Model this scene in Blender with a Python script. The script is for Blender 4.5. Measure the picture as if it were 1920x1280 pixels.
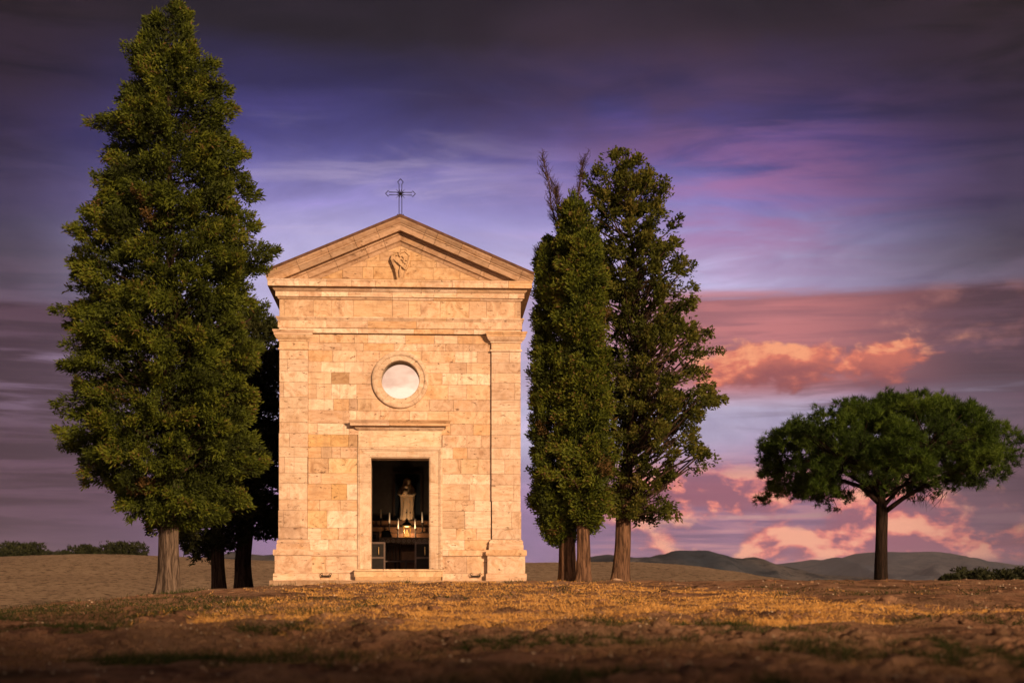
import bpy, bmesh, math, random
import numpy as np
from mathutils import Vector

for o in list(bpy.data.objects):
    bpy.data.objects.remove(o, do_unlink=True)
scene = bpy.context.scene
COL = scene.collection
R = math.radians
random.seed(7)
rng = np.random.default_rng(11)

# ------------------------------------------------------------------ camera
F = 3000.0                    # focal length in photo pixels (photo 1920 wide)
CX, HY = 960.0, 1160.0        # optical axis column, horizon row
ZC = -0.74                    # camera height, chapel ground level = 0
cam_d = bpy.data.cameras.new('camera')
cam = bpy.data.objects.new('camera', cam_d)
COL.objects.link(cam)
cam.location = (0, 0, ZC)
cam.rotation_euler = (R(90), 0, 0)
cam_d.sensor_width = 36
cam_d.lens = F / 1920 * 36
cam_d.shift_y = (HY - 640) / 1920
cam_d.clip_start = 0.05
cam_d.clip_end = 40000
cam_d.dof.use_dof = True
cam_d.dof.focus_distance = 31.3
cam_d.dof.aperture_fstop = 2.8
scene.camera = cam

scene.render.engine = 'CYCLES'
scene.cycles.use_denoising = True
scene.cycles.max_bounces = 6
scene.cycles.diffuse_bounces = 3
scene.cycles.transparent_max_bounces = 8
scene.view_settings.view_transform = 'Standard'
scene.view_settings.look = 'None'
scene.view_settings.exposure = 0.3
scene.view_settings.gamma = 1.0
scene.view_settings.use_curve_mapping = False

SUN_AZ, SUN_EL = R(28), R(16)     # to the right of, and behind, the camera
SUN_DIR = Vector((math.sin(SUN_AZ) * math.cos(SUN_EL), -math.cos(SUN_AZ) * math.cos(SUN_EL), math.sin(SUN_EL)))


def lin(c):
    return tuple(((v / 255) / 12.92 if v / 255 <= 0.04045 else ((v / 255 + 0.055) / 1.055) ** 2.4) for v in c)


# ------------------------------------------------------------------ node helper
class NT:
    def __init__(self, tree):
        self.t = tree
        self.n = tree.nodes
        self.l = tree.links

    def node(self, kind, **kw):
        n = self.n.new(kind)
        for k, v in kw.items():
            setattr(n, k, v)
        return n

    def put(self, sock, v):
        if isinstance(v, bpy.types.NodeSocket):
            self.l.new(v, sock)
        elif v is not None:
            if isinstance(v, (tuple, list)) and len(v) == 3 and sock.type == 'RGBA':
                v = (*v, 1)
            sock.default_value = v

    def m(self, op, a, b=None, c=None, clamp=False):
        n = self.node('ShaderNodeMath', operation=op, use_clamp=clamp)
        for i, v in enumerate((a, b, c)):
            self.put(n.inputs[i], v)
        return n.outputs[0]

    def vm(self, op, a, b=None):
        n = self.node('ShaderNodeVectorMath', operation=op)
        self.put(n.inputs[0], a)
        if b is not None:
            self.put(n.inputs[1], b)
        return n.outputs[1] if op in ('DOT_PRODUCT', 'LENGTH') else n.outputs[0]

    def mix(self, f, a, b, mode='MIX'):
        n = self.node('ShaderNodeMix', data_type='RGBA', blend_type=mode)
        self.put(n.inputs[0], f)
        self.put(n.inputs[6], a)
        self.put(n.inputs[7], b)
        return n.outputs[2]

    def noise(self, vec, scale, detail=5, rough=.55, dist=0.0, color=False):
        n = self.node('ShaderNodeTexNoise')
        self.put(n.inputs['Vector'], vec)
        n.inputs['Scale'].default_value = scale
        n.inputs['Detail'].default_value = detail
        n.inputs['Roughness'].default_value = rough
        n.inputs['Distortion'].default_value = dist
        return n.outputs['Color' if color else 'Fac']

    def ss(self, x, a, b, lo=0.0, hi=1.0):
        n = self.node('ShaderNodeMapRange', interpolation_type='SMOOTHSTEP')
        self.put(n.inputs[0], x)
        for i, v in enumerate((a, b, lo, hi)):
            self.put(n.inputs[1 + i], v)
        return n.outputs[0]

    def ramp(self, f, stops, interp='LINEAR'):
        n = self.node('ShaderNodeValToRGB')
        n.color_ramp.interpolation = interp
        e = n.color_ramp.elements
        while len(e) < len(stops):
            e.new(0.5)
        for i, (p, c) in enumerate(stops):
            e[i].position = p
            e[i].color = (*c, 1)
        self.put(n.inputs[0], f)
        return n.outputs[0]

    def mapv(self, vec, scale=(1, 1, 1), loc=(0, 0, 0), rot=(0, 0, 0)):
        n = self.node('ShaderNodeMapping')
        self.put(n.inputs[0], vec)
        n.inputs[1].default_value = loc
        n.inputs[2].default_value = rot
        n.inputs[3].default_value = scale
        return n.outputs[0]


# ------------------------------------------------------------------ world sky
world = bpy.data.worlds.new('World')
scene.world = world
world.use_nodes = True
wt = world.node_tree
wt.nodes.clear()
w = NT(wt)
WARM = lin((255, 226, 190))
D = w.node('ShaderNodeTexCoord').outputs['Generated']
sep = w.node('ShaderNodeSeparateXYZ')
w.put(sep.inputs[0], D)
dx, dy, dz = sep.outputs
AZ = w.m('ARCTAN2', dx, dy)
EL = w.m('ARCSINE', dz)


def sp(px, py):
    """photo pixel -> azimuth, elevation of that direction"""
    x, z = (px - CX) / F, (HY - py) / F
    return math.atan2(x, 1), math.atan2(z, math.hypot(x, 1))


def EY(py):
    return math.atan((HY - py) / F)


def AX(px):
    return math.atan((px - CX) / F)


def blob(px, py, sx, sy, soft=1.0):
    a, e = sp(px, py)
    u = w.m('DIVIDE', w.m('SUBTRACT', AZ, a), sx / F)
    v = w.m('DIVIDE', w.m('SUBTRACT', EL, e), sy / F)
    r2 = w.m('ADD', w.m('MULTIPLY', u, u), w.m('MULTIPLY', v, v))
    return w.m('EXPONENT', w.m('MULTIPLY', r2, -soft))


flat = w.mapv(D, scale=(1, 1, 4.5))
n_big = w.noise(w.mapv(D, scale=(1, 1, 2.6), loc=(3, 1, 0)), 5.0, 6, .55, .4)
n_str = w.noise(w.mapv(D, scale=(1, 1, 7), loc=(7, 2, 3), rot=(0, R(9), 0)), 7.0, 7, .6, .6)
n_thin = w.noise(w.mapv(D, scale=(1, 1, 16), loc=(1, 5, 2)), 9.0, 6, .6, .4)
n_puff = w.noise(w.mapv(D, scale=(1, 1, 1.9), loc=(2, 4, 6)), 26.0, 8, .56, .25)
n_puff2 = w.noise(w.mapv(D, scale=(1, 1, 2.2), loc=(9, 3, 1)), 13.0, 8, .55, .3)

# clear sky by elevation, with the physical sky as a faint underlay
E0, E1 = EY(1160), R(34)


def pos(py):
    return (EY(py) - E0) / (E1 - E0)


elp = w.m('DIVIDE', w.m('SUBTRACT', EL, E0), E1 - E0, clamp=True)
elp = w.m('ADD', elp, w.m('MULTIPLY', w.m('SUBTRACT', n_big, .5), .10), clamp=True)
sky = w.ramp(elp, [(0.0, lin((120, 96, 128))), (pos(1040), lin((138, 112, 152))), (pos(940), lin((150, 122, 160))),
                   (pos(800), lin((184, 176, 204))), (pos(640), lin((186, 178, 212))), (pos(490), lin((182, 172, 212))),
                   (pos(390), lin((132, 122, 190))), (pos(290), lin((72, 68, 138))), (pos(190), lin((44, 41, 84))),
                   (pos(70), lin((32, 28, 38))), (1.0, lin((20, 17, 23)))])
nish = w.node('ShaderNodeTexSky', sky_type='NISHITA')
nish.sun_disc = False
nish.sun_elevation = SUN_EL
nish.sun_rotation = math.pi - SUN_AZ
sky = w.mix(1.0, sky, w.mix(1.0, nish.outputs[0], (.0008, .0006, .001), 'MULTIPLY'), 'ADD')
# soft broken texture through the whole upper sky, and the pale opening low behind the chapel
n_tex = w.noise(w.mapv(D, scale=(1, 1, 3.0), loc=(5, 8, 2), rot=(0, R(-24), 0)), 7.0, 9, .58, 1.3)
sky = w.mix(1.0, sky, w.ramp(n_tex, [(.30, (.72, .70, .76)), (.5, (1, 1, 1)), (.70, (1.42, 1.28, 1.30))]), 'MULTIPLY')
sky = w.mix(w.m('MULTIPLY', blob(770, 500, 450, 150), .5), sky, lin((194, 186, 232)))
# wisps near the chapel and the pink veil on the right
wis = w.m('MULTIPLY', w.ss(n_str, .46, .68), blob(740, 430, 340, 130))
sky = w.mix(w.m('MULTIPLY', wis, .6), sky, lin((204, 186, 214)))
veil = w.m('MULTIPLY', w.ss(n_str, .34, .66), blob(1420, 390, 340, 150))
sky = w.mix(w.m('MULTIPLY', veil, .8), sky, lin((168, 112, 160)))
veil2 = w.m('MULTIPLY', w.ss(n_big, .35, .65), blob(1180, 190, 260, 130))
sky = w.mix(w.m('MULTIPLY', veil2, .45), sky, lin((108, 78, 104)))
# side darkening painted into the upper sky as cloud, imitating edge falloff
side = w.m('MAXIMUM', w.ss(AZ, AX(1330), AX(1930)), w.ss(AZ, AX(440), AX(-20)))
dark = w.m('MULTIPLY', side, w.ss(w.m('ADD', EL, w.m('MULTIPLY', w.m('SUBTRACT', n_big, .5), .05)), EY(690), EY(500)))
sky = w.mix(w.m('MULTIPLY', dark, .85), sky, w.mix(w.ss(n_str, .35, .65), lin((20, 16, 23)), lin((46, 34, 48))))
# broad pink stratus on the right
edge = w.m('ADD', EL, w.m('MULTIPLY', w.m('SUBTRACT', n_thin, .5), .014))


def cf(off):
    """lumpy cloud density, sampled a little higher for its lit side"""
    v = w.vm('ADD', D, off)
    a_ = w.noise(w.mapv(v, scale=(1, 1, 2.3), loc=(9, 3, 1)), 12.0, 9, .56, .35)
    b_ = w.noise(w.mapv(v, scale=(1, 1, 1.7), loc=(2, 4, 6)), 34.0, 8, .58, .3)
    return w.m('ADD', a_, w.m('MULTIPLY', w.m('SUBTRACT', b_, .5), .62))


c0, c1 = cf((0, 0, 0)), cf((.004, .0, .0085))
relief = w.ss(w.m('SUBTRACT', c0, c1), -.09, .15)
st = w.m('MULTIPLY', w.ss(edge, EY(540), EY(568)), w.ss(edge, EY(780), EY(720)))
st = w.m('MULTIPLY', st, w.ss(AZ, AX(850), AX(1330)))
st_col = w.mix(w.ss(AZ, AX(1420), AX(1880)), lin((196, 118, 118)), lin((84, 58, 70)))
st_col = w.mix(w.m('MULTIPLY', w.ss(n_thin, .4, .65), .5), st_col, lin((112, 76, 90)))
st_col = w.mix(w.m('MULTIPLY', w.ss(c0, .55, .75), .35), st_col, lin((216, 140, 128)))
sky = w.mix(w.m('MULTIPLY', st, .95), sky, st_col)
lump_f = w.m('ADD', w.m('MAXIMUM', blob(1465, 694, 165, 56), w.m('MULTIPLY', blob(1640, 690, 110, 46), .85)), w.m('MULTIPLY', w.m('SUBTRACT', c0, .5), 2.1))
lump = w.m('MULTIPLY', w.ss(lump_f, .36, .62), w.ss(blob(1540, 690, 330, 95), .25, .6))
lit = w.m('MULTIPLY', w.ss(w.m('ADD', w.m('SUBTRACT', EL, EY(718)), w.m('MULTIPLY', w.m('SUBTRACT', c0, .5), .08)), -.012, .014), w.ss(relief, -.5, .8))
sky = w.mix(w.m('MULTIPLY', lump, .95), sky, w.ramp(lit, [(0, lin((150, 84, 88))), (.5, lin((222, 122, 100))), (1, lin((250, 164, 122)))]))
# layered mauve and salmon bands below it
band = w.m('MULTIPLY', w.ss(AZ, AX(980), AX(1250)), w.ss(edge, EY(815), EY(900)))
band_col = w.ramp(n_thin, [(.30, lin((104, 78, 100))), (.46, lin((146, 104, 128))), (.56, lin((198, 136, 142))), (.70, lin((224, 172, 160)))])
band_col = w.mix(w.m('MULTIPLY', w.ss(AZ, AX(1450), AX(1850)), .6), band_col, lin((104, 76, 90)))
sky = w.mix(w.m('MULTIPLY', band, .75), sky, band_col)
st2 = w.m('MULTIPLY', w.ss(w.m('ADD', n_thin, w.m('MULTIPLY', w.ss(AZ, AX(1450), AX(1850)), .25)), .5, .7),
          w.m('MULTIPLY', w.ss(EL, EY(700), EY(760)), w.ss(EL, EY(1060), EY(900))))
st2 = w.m('MULTIPLY', st2, w.ss(AZ, AX(1250), AX(1750)))
sky = w.mix(w.m('MULTIPLY', st2, .8), sky, lin((96, 70, 86)))
# low cumulus over the hills on the right
lowm = w.m('MULTIPLY', w.ss(EL, EY(1066), EY(1040)), w.ss(EL, EY(850), EY(920)))
lowm = w.m('MULTIPLY', lowm, w.ss(AZ, AX(1000), AX(1230)))
hot = w.m('MAXIMUM', w.m('MAXIMUM', w.m('MAXIMUM', blob(1310, 925, 230, 46), w.m('MULTIPLY', blob(1600, 1000, 330, 55), .55)), blob(1780, 1018, 230, 30)), w.m('MAXIMUM', blob(1432, 1012, 50, 30), blob(1545, 1018, 60, 22)))
cum = w.m('MULTIPLY', w.ss(w.m('ADD', c0, w.m('MULTIPLY', hot, .30)), .50, .68), lowm)
sky = w.mix(w.m('MULTIPLY', cum, .95), sky, w.ramp(relief, [(.1, lin((150, 92, 112))), (.5, lin((234, 132, 122))), (.9, lin((255, 176, 146)))]))
# left: mauve stratus with pale streaks
lf = w.m('MULTIPLY', w.ss(AZ, AX(600), AX(200)), w.ss(edge, EY(572), EY(604)))
lf_col = w.mix(w.m('MULTIPLY', w.ss(n_thin, .46, .66), w.m('MULTIPLY', w.ss(EL, EY(860), EY(730)), w.ss(EL, EY(640), EY(680)))), lin((70, 46, 62)), lin((160, 138, 172)))
lf_col = w.mix(w.m('MULTIPLY', w.ss(n_thin, .42, .62), w.ss(EL, EY(780), EY(880))), lf_col, lin((100, 70, 92)))
lf_col = w.mix(w.ss(EL, EY(900), EY(1040)), lf_col, lin((96, 72, 102)))
sky = w.mix(w.m('MULTIPLY', lf, .9), sky, lf_col)
low_side = w.m('MULTIPLY', w.m('MAXIMUM', w.ss(AZ, AX(1620), AX(2050)), w.ss(AZ, AX(430), AX(-20))), w.ss(EL, EY(420), EY(620)))  # low sky dimmed at both sides, edge falloff put into its colour
sky = w.mix(w.m('MULTIPLY', low_side, .72), sky, w.mix(w.ss(n_thin, .4, .65), lin((58, 40, 52)), lin((92, 66, 82))))
# sunset side behind the camera: broad warm glow with cloud streaks
sd = w.vm('DOT_PRODUCT', D, tuple(SUN_DIR))
glow = w.m('POWER', w.m('MAXIMUM', w.m('ADD', w.m('MULTIPLY', sd, .5), .5), 0.0), 4.0)
glow = w.m('MULTIPLY', glow, w.ss(EL, R(40), R(2)))
gs = w.noise(w.mapv(D, scale=(.5, 1, 2.2), rot=(0, R(35), 0)), 30.0, 4, .5, .3)
gcol = w.mix(w.ss(gs, .38, .62), (2.3, 1.3, .85), (3.6, 2.5, 1.75))
sky = w.mix(w.m('MULTIPLY', glow, 1.0, clamp=True), sky, gcol)
bg = w.node('ShaderNodeBackground')
w.put(bg.inputs[0], sky)
bg.inputs[1].default_value = 0.82
wo = w.node('ShaderNodeOutputWorld')
wt.links.new(bg.outputs[0], wo.inputs[0])

# ------------------------------------------------------------------ sun
sun_d = bpy.data.lights.new('sun', 'SUN')
sun_d.energy = 4.7
sun_d.angle = R(2.6)
sun_d.color = (1.0, .60, .325)
sun = bpy.data.objects.new('sun', sun_d)
COL.objects.link(sun)
sun.rotation_euler = SUN_DIR.to_track_quat('Z', 'Y').to_euler()


# ------------------------------------------------------------------ mesh helpers
class MB:
    """collects vertices and faces for ONE mesh"""
    def __init__(self):
        self.v, self.f = [], []

    def add(self, vs, fs):
        b = len(self.v)
        self.v += [tuple(p) for p in vs]
        self.f += [tuple(i + b for i in q) for q in fs]
        return self

    def box(self, x0, x1, y0, y1, z0, z1):
        vs = [(x, y, z) for z in (z0, z1) for y in (y0, y1) for x in (x0, x1)]
        return self.add(vs, [(0, 2, 3, 1), (4, 5, 7, 6), (0, 1, 5, 4), (2, 6, 7, 3), (0, 4, 6, 2), (1, 3, 7, 5)])

    def tube(self, pts, rad, n=8, cap=True):
        pts = [Vector(p) for p in pts]
        if not hasattr(rad, '__len__'):
            rad = [rad] * len(pts)
        vs, fs = [], []
        up = None
        for i, p in enumerate(pts):
            t = (pts[min(i + 1, len(pts) - 1)] - pts[max(i - 1, 0)]).normalized()
            if up is None:
                up = Vector((0, 0, 1)) if abs(t.z) < .9 else Vector((1, 0, 0))
            a = t.cross(up).normalized()
            b = a.cross(t).normalized()
            up = b
            for k in range(n):
                an = 2 * math.pi * k / n
                vs.append(p + (a * math.cos(an) + b * math.sin(an)) * rad[i])
        for i in range(len(pts) - 1):
            for k in range(n):
                k2 = (k + 1) % n
                fs.append((i * n + k, i * n + k2, (i + 1) * n + k2, (i + 1) * n + k))
        if cap:
            fs.append(tuple(reversed(range(n))))
            fs.append(tuple(range((len(pts) - 1) * n, len(pts) * n)))
        return self.add(vs, fs)

    def lathe(self, prof, n=16, c=(0, 0, 0)):
        vs, fs = [], []
        for r, z in prof:
            for k in range(n):
                a = 2 * math.pi * k / n
                vs.append((c[0] + r * math.cos(a), c[1] + r * math.sin(a), c[2] + z))
        for i in range(len(prof) - 1):
            for k in range(n):
                k2 = (k + 1) % n
                fs.append((i * n + k, i * n + k2, (i + 1) * n + k2, (i + 1) * n + k))
        fs.append(tuple(reversed(range(n))))
        fs.append(tuple(range((len(prof) - 1) * n, len(prof) * n)))
        return self.add(vs, fs)

    def build(self, name, mat, parent=None, smooth=False):
        me = bpy.data.meshes.new(name)
        me.from_pydata(self.v, [], self.f)
        me.update()
        if smooth:
            me.shade_smooth()
        return link(name, me, mat, parent)


def link(name, me, mat, parent=None):
    o = bpy.data.objects.new(name, me)
    if mat is not None and not me.materials:
        me.materials.append(mat)
    COL.objects.link(o)
    if parent is not None:
        o.parent = parent
    return o


def np_mesh(name, verts, quads=None, tris=None, mat=None, parent=None, tint=None, smooth=False):
    me = bpy.data.meshes.new(name)
    verts = np.asarray(verts, dtype=np.float32)
    nq = 0 if quads is None else len(quads)
    nt = 0 if tris is None else len(tris)
    me.vertices.add(len(verts))
    me.vertices.foreach_set('co', verts.ravel())
    li = []
    if nq:
        li.append(np.asarray(quads, dtype=np.int32).ravel())
    if nt:
        li.append(np.asarray(tris, dtype=np.int32).ravel())
    li = np.concatenate(li)
    me.loops.add(len(li))
    me.loops.foreach_set('vertex_index', li)
    me.polygons.add(nq + nt)
    st_ = np.concatenate([np.arange(nq) * 4, nq * 4 + np.arange(nt) * 3]).astype(np.int32)
    me.polygons.foreach_set('loop_start', st_)
    if tint is not None:
        a = me.attributes.new('tint', 'FLOAT', 'POINT')
        a.data.foreach_set('value', np.asarray(tint, dtype=np.float32))
    me.update(calc_edges=True)
    if smooth:
        me.shade_smooth()
    return link(name, me, mat, parent)


def empty(name, loc=(0, 0, 0), rz=0.0):
    o = bpy.data.objects.new(name, None)
    COL.objects.link(o)
    o.location = loc
    o.rotation_euler = (0, 0, rz)
    o.empty_display_size = .2
    return o


def tag(o, label=None, cat=None, group=None, kind=None):
    for k, v in (('label', label), ('category', cat), ('group', group), ('kind', kind)):
        if v:
            o[k] = v
    return o


def _hash(ix, iy, seed):
    h = np.sin(ix * 127.1 + iy * 311.7 + seed * 74.7) * 43758.5453
    return h - np.floor(h)


def vnoise(x, y, seed=0, octaves=3):
    x, y = np.asarray(x, float), np.asarray(y, float)
    out, amp, tot = 0, 1.0, 0
    for o in range(octaves):
        ix, iy = np.floor(x), np.floor(y)
        fx, fy = x - ix, y - iy
        fx, fy = fx * fx * (3 - 2 * fx), fy * fy * (3 - 2 * fy)
        s = seed + o * 13
        v = (_hash(ix, iy, s) * (1 - fx) + _hash(ix + 1, iy, s) * fx) * (1 - fy) + \
            (_hash(ix, iy + 1, s) * (1 - fx) + _hash(ix + 1, iy + 1, s) * fx) * fy
        out = out + v * amp
        tot += amp
        amp *= .5
        x, y = x * 2.03, y * 2.03
    return out / tot - .5


# ------------------------------------------------------------------ materials
def new_mat(name):
    m = bpy.data.materials.new(name)
    m.use_nodes = True
    t = NT(m.node_tree)
    p = m.node_tree.nodes['Principled BSDF']
    return m, t, p


def bump(t, p, h, strength=.4, dist=.02):
    b = t.node('ShaderNodeBump')
    b.inputs['Strength'].default_value = strength
    b.inputs['Distance'].default_value = dist
    t.put(b.inputs['Height'], h)
    t.put(p.inputs['Normal'], b.outputs[0])


def mat_simple(name, col, rough=.7, metal=0.0, var=.25, scale=12, spec=.3):
    m, t, p = new_mat(name)
    co = t.node('ShaderNodeTexCoord').outputs['Object']
    n = t.noise(co, scale, 6, .6)
    t.put(p.inputs['Base Color'], t.mix(t.ss(n, .3, .7), tuple(c * (1 - var) for c in col), tuple(min(1, c * (1 + var)) for c in col)))
    p.inputs['Roughness'].default_value = rough
    p.inputs['Metallic'].default_value = metal
    p.inputs['Specular IOR Level'].default_value = spec
    bump(t, p, n, .25, .01)
    return m


def mat_travertine():
    m, t, p = new_mat('travertine')
    oi = t.node('ShaderNodeObjectInfo')
    co = t.node('ShaderNodeTexCoord').outputs['Object']
    rnd = oi.outputs['Random']
    off = t.node('ShaderNodeCombineXYZ')
    t.put(off.inputs[0], t.m('MULTIPLY', rnd, 53.0))
    t.put(off.inputs[1], t.m('MULTIPLY', rnd, 17.0))
    t.put(off.inputs[2], t.m('MULTIPLY', rnd, 31.0))
    v = t.vm('ADD', co, off.outputs[0])
    r2 = t.m('FRACT', t.m('MULTIPLY', rnd, 7.31))
    bandy = t.m('MULTIPLY', t.ss(r2, .45, .75), .8)
    nb = t.noise(t.mapv(v, scale=(1.6, 1.6, 9)), 2.0, 9, .66, .9)
    nm = t.noise(v, 4.5, 9, .64, 1.4)
    n = t.mix(bandy, nm, nb)
    dif = t.ramp(n, [(.28, (.60, .50, .43)), (.40, (.84, .77, .70)), (.50, (1.0, .98, .96)), (.62, (1.15, 1.17, 1.2)), (.8, (.84, .74, .62))])
    col = t.mix(1.0, oi.outputs['Color'], dif, 'MULTIPLY')
    # rusty clouds
    rust = t.ss(t.noise(t.vm('ADD', v, (5, 5, 5)), 2.2, 6, .6, .8), .54, .74)
    col = t.mix(t.m('MULTIPLY', rust, .45), col, (.50, .30, .13))
    # holes drawn out along the bedding
    pit_n = t.noise(t.mapv(v, scale=(1, 1, 2.6)), 7.5, 6, .72, .35)
    pit = t.ss(pit_n, .605, .65)
    fine = t.ss(t.noise(t.mapv(v, scale=(1, 1, 1.7)), 44, 3, .6), .61, .70)
    pits = t.m('MAXIMUM', pit, t.m('MULTIPLY', fine, .7))
    col = t.mix(t.m('MULTIPLY', pits, .85), col, (.12, .07, .04))
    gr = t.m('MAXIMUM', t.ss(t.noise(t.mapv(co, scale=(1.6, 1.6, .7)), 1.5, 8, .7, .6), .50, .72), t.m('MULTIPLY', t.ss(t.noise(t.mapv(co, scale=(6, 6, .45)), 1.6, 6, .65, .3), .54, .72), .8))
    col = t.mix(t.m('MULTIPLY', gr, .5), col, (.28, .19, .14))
    t.put(p.inputs['Base Color'], col)
    p.inputs['Roughness'].default_value = .75
    p.inputs['Specular IOR Level'].default_value = .25
    h = t.m('SUBTRACT', t.m('MULTIPLY', n, .35), pits)
    bump(t, p, h, .5, .012)
    return m


def mat_bark(name, c1, c2, sc=1.0):
    m, t, p = new_mat(name)
    co = t.node('ShaderNodeTexCoord').outputs['Object']
    n = t.noise(t.mapv(co, scale=(9 * sc, 9 * sc, 1.1 * sc)), 2.2, 7, .65, .6)
    n2 = t.noise(co, 3, 4)
    f = t.ss(n, .36, .66)
    col = t.mix(f, c1, c2)
    col = t.mix(t.m('MULTIPLY', t.ss(n2, .5, .75), .4), col, tuple(c * .6 for c in c2))
    t.put(p.inputs['Base Color'], col)
    p.inputs['Roughness'].default_value = .9
    p.inputs['Specular IOR Level'].default_value = .1
    bump(t, p, n, .9, .03)
    return m


def mat_leaf(name, stops, trans=.25):
    m, t, p = new_mat(name)
    at = t.node('ShaderNodeAttribute', attribute_name='tint')
    col = t.ramp(at.outputs['Fac'], stops)
    t.put(p.inputs['Base Color'], col)
    p.inputs['Roughness'].default_value = .65
    p.inputs['Specular IOR Level'].default_value = .15
    tr = t.node('ShaderNodeBsdfTranslucent')
    t.put(tr.inputs[0], col)
    mx = t.node('ShaderNodeMixShader')
    mx.inputs[0].default_value = trans
    t.l.new(p.outputs[0], mx.inputs[1])
    t.l.new(tr.outputs[0], mx.inputs[2])
    t.l.new(mx.outputs[0], t.n['Material Output'].inputs[0])
    return m


M = {}
M['stone'] = mat_travertine()
M['bark_pale'] = mat_bark('bark_pale', (.04, .030, .024), (.165, .13, .105))
M['bark_pine'] = mat_bark('bark_pine', (.008, .006, .005), (.030, .020, .016))
M['bark_red'] = mat_bark('bark_red', (.04, .024, .017), (.19, .115, .075))
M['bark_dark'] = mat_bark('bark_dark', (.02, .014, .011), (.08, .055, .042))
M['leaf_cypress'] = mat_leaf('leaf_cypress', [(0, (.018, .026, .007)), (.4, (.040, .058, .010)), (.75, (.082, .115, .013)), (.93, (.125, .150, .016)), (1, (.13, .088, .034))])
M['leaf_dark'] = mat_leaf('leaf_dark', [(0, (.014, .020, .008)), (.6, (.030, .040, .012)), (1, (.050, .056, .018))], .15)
M['leaf_open'] = mat_leaf('leaf_open', [(0, (.026, .032, .009)), (.45, (.058, .076, .014)), (.8, (.105, .122, .020)), (1, (.14, .125, .03))], .35)
M['needle'] = mat_leaf('needle', [(0, (.014, .028, .007)), (.55, (.040, .080, .010)), (1, (.085, .140, .018))], .2)
M['bush'] = mat_leaf('bush', [(0, (.012, .018, .008)), (1, (.035, .042, .018))], .1)
M['straw'] = mat_leaf('straw', [(0, (.12, .072, .045)), (.5, (.34, .22, .12)), (.62, (.56, .32, .10)), (.9, (.76, .45, .135)), (1, (.78, .52, .22))], .35)  # upper gold stops put sunlight into the straw colour
M['grass'] = mat_leaf('grass', [(0, (.018, .028, .009)), (.7, (.045, .060, .016)), (1, (.13, .115, .04))], .25)
M['iron'] = mat_simple('iron', (.02, .018, .018), .55, .6)
M['rooftile'] = mat_simple('rooftile', (.10, .055, .04), .85)
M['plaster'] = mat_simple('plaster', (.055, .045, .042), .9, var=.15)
M['wood'] = mat_simple('wood', (.16, .075, .035), .55, scale=6)
M['wood_dark'] = mat_simple('wood_dark', (.035, .020, .014), .5, scale=6)
M['wood_pale'] = mat_simple('wood_pale', (.085, .062, .055), .5, scale=6)
M['wax'] = mat_simple('wax', (.75, .70, .62), .5, var=.05)
M['marble'] = mat_simple('marble', (.74, .55, .37), .6, var=.12, scale=7)
M['gold'] = mat_simple('gold', (.85, .52, .14), .3, .9, var=.15)
M['black'] = mat_simple('black', (.010, .009, .009), .8)
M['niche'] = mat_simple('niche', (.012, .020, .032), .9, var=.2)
M['mortar'] = mat_simple('mortar', (.40, .31, .22), .95)
M['brass'] = mat_simple('brass', (.70, .50, .22), .3, .9)


def mat_ground():
    m, t, p = new_mat('dry_ground')
    co = t.node('ShaderNodeTexCoord').outputs['Object']
    n1 = t.noise(co, .8, 7, .62, .4)
    n2 = t.noise(co, 2.6, 8, .68, .3)
    n3 = t.noise(co, 32.0, 5, .7)
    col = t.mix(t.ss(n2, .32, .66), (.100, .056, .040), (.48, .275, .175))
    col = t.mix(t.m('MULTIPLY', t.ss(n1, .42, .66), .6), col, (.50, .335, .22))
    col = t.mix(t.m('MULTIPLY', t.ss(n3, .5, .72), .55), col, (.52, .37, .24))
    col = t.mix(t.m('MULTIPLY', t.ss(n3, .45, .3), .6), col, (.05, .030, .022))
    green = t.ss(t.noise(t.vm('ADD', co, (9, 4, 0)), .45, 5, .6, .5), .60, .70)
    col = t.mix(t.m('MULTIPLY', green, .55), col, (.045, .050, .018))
    t.put(p.inputs['Base Color'], col)
    p.inputs['Roughness'].default_value = .95
    p.inputs['Specular IOR Level'].default_value = .08
    bump(t, p, t.m('ADD', n3, t.m('MULTIPLY', n2, 1.5)), 1.0, .10)
    return m


def mat_field():
    m, t, p = new_mat('stubble_field')
    co = t.node('ShaderNodeTexCoord').outputs['Object']
    n1 = t.noise(co, .12, 5, .6)
    n2 = t.noise(co, 3.2, 6, .7)
    n3 = t.noise(co, 11.0, 4, .7)
    col = t.mix(t.ss(n1, .35, .65), (.38, .295, .215), (.48, .375, .27))
    col = t.mix(t.m('MULTIPLY', t.ss(n2, .52, .38), .8), col, (.105, .076, .055))
    col = t.mix(t.m('MULTIPLY', t.ss(n3, .56, .70), .5), col, (.44, .34, .22))
    t.put(p.inputs['Base Color'], col)
    p.inputs['Roughness'].default_value = .95
    p.inputs['Specular IOR Level'].default_value = .05
    bump(t, p, t.m('ADD', n2, n3), 1.0, .3)
    return m


def mat_hill(name, c1, c2, c3, s=1.0):
    m, t, p = new_mat(name)
    co = t.node('ShaderNodeTexCoord').outputs['Object']
    n1 = t.noise(t.mapv(co, scale=(1, .35, 1)), .006 * s, 5, .55, .6)
    n2 = t.noise(co, .03 * s, 7, .65)
    col = t.mix(t.ss(n1, .42, .56), c1, c2)
    n3 = t.noise(co, .11 * s, 5, .7)
    col = t.mix(t.m('MULTIPLY', t.ss(n2, .50, .58), .85), col, c3)
    col = t.mix(t.m('MULTIPLY', t.ss(n3, .54, .60), .75), col, c3)
    t.put(p.inputs['Base Color'], col)
    p.inputs['Roughness'].default_value = 1.0
    p.inputs['Specular IOR Level'].default_value = .0
    bump(t, p, n2, .6, 6.0)
    return m


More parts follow.
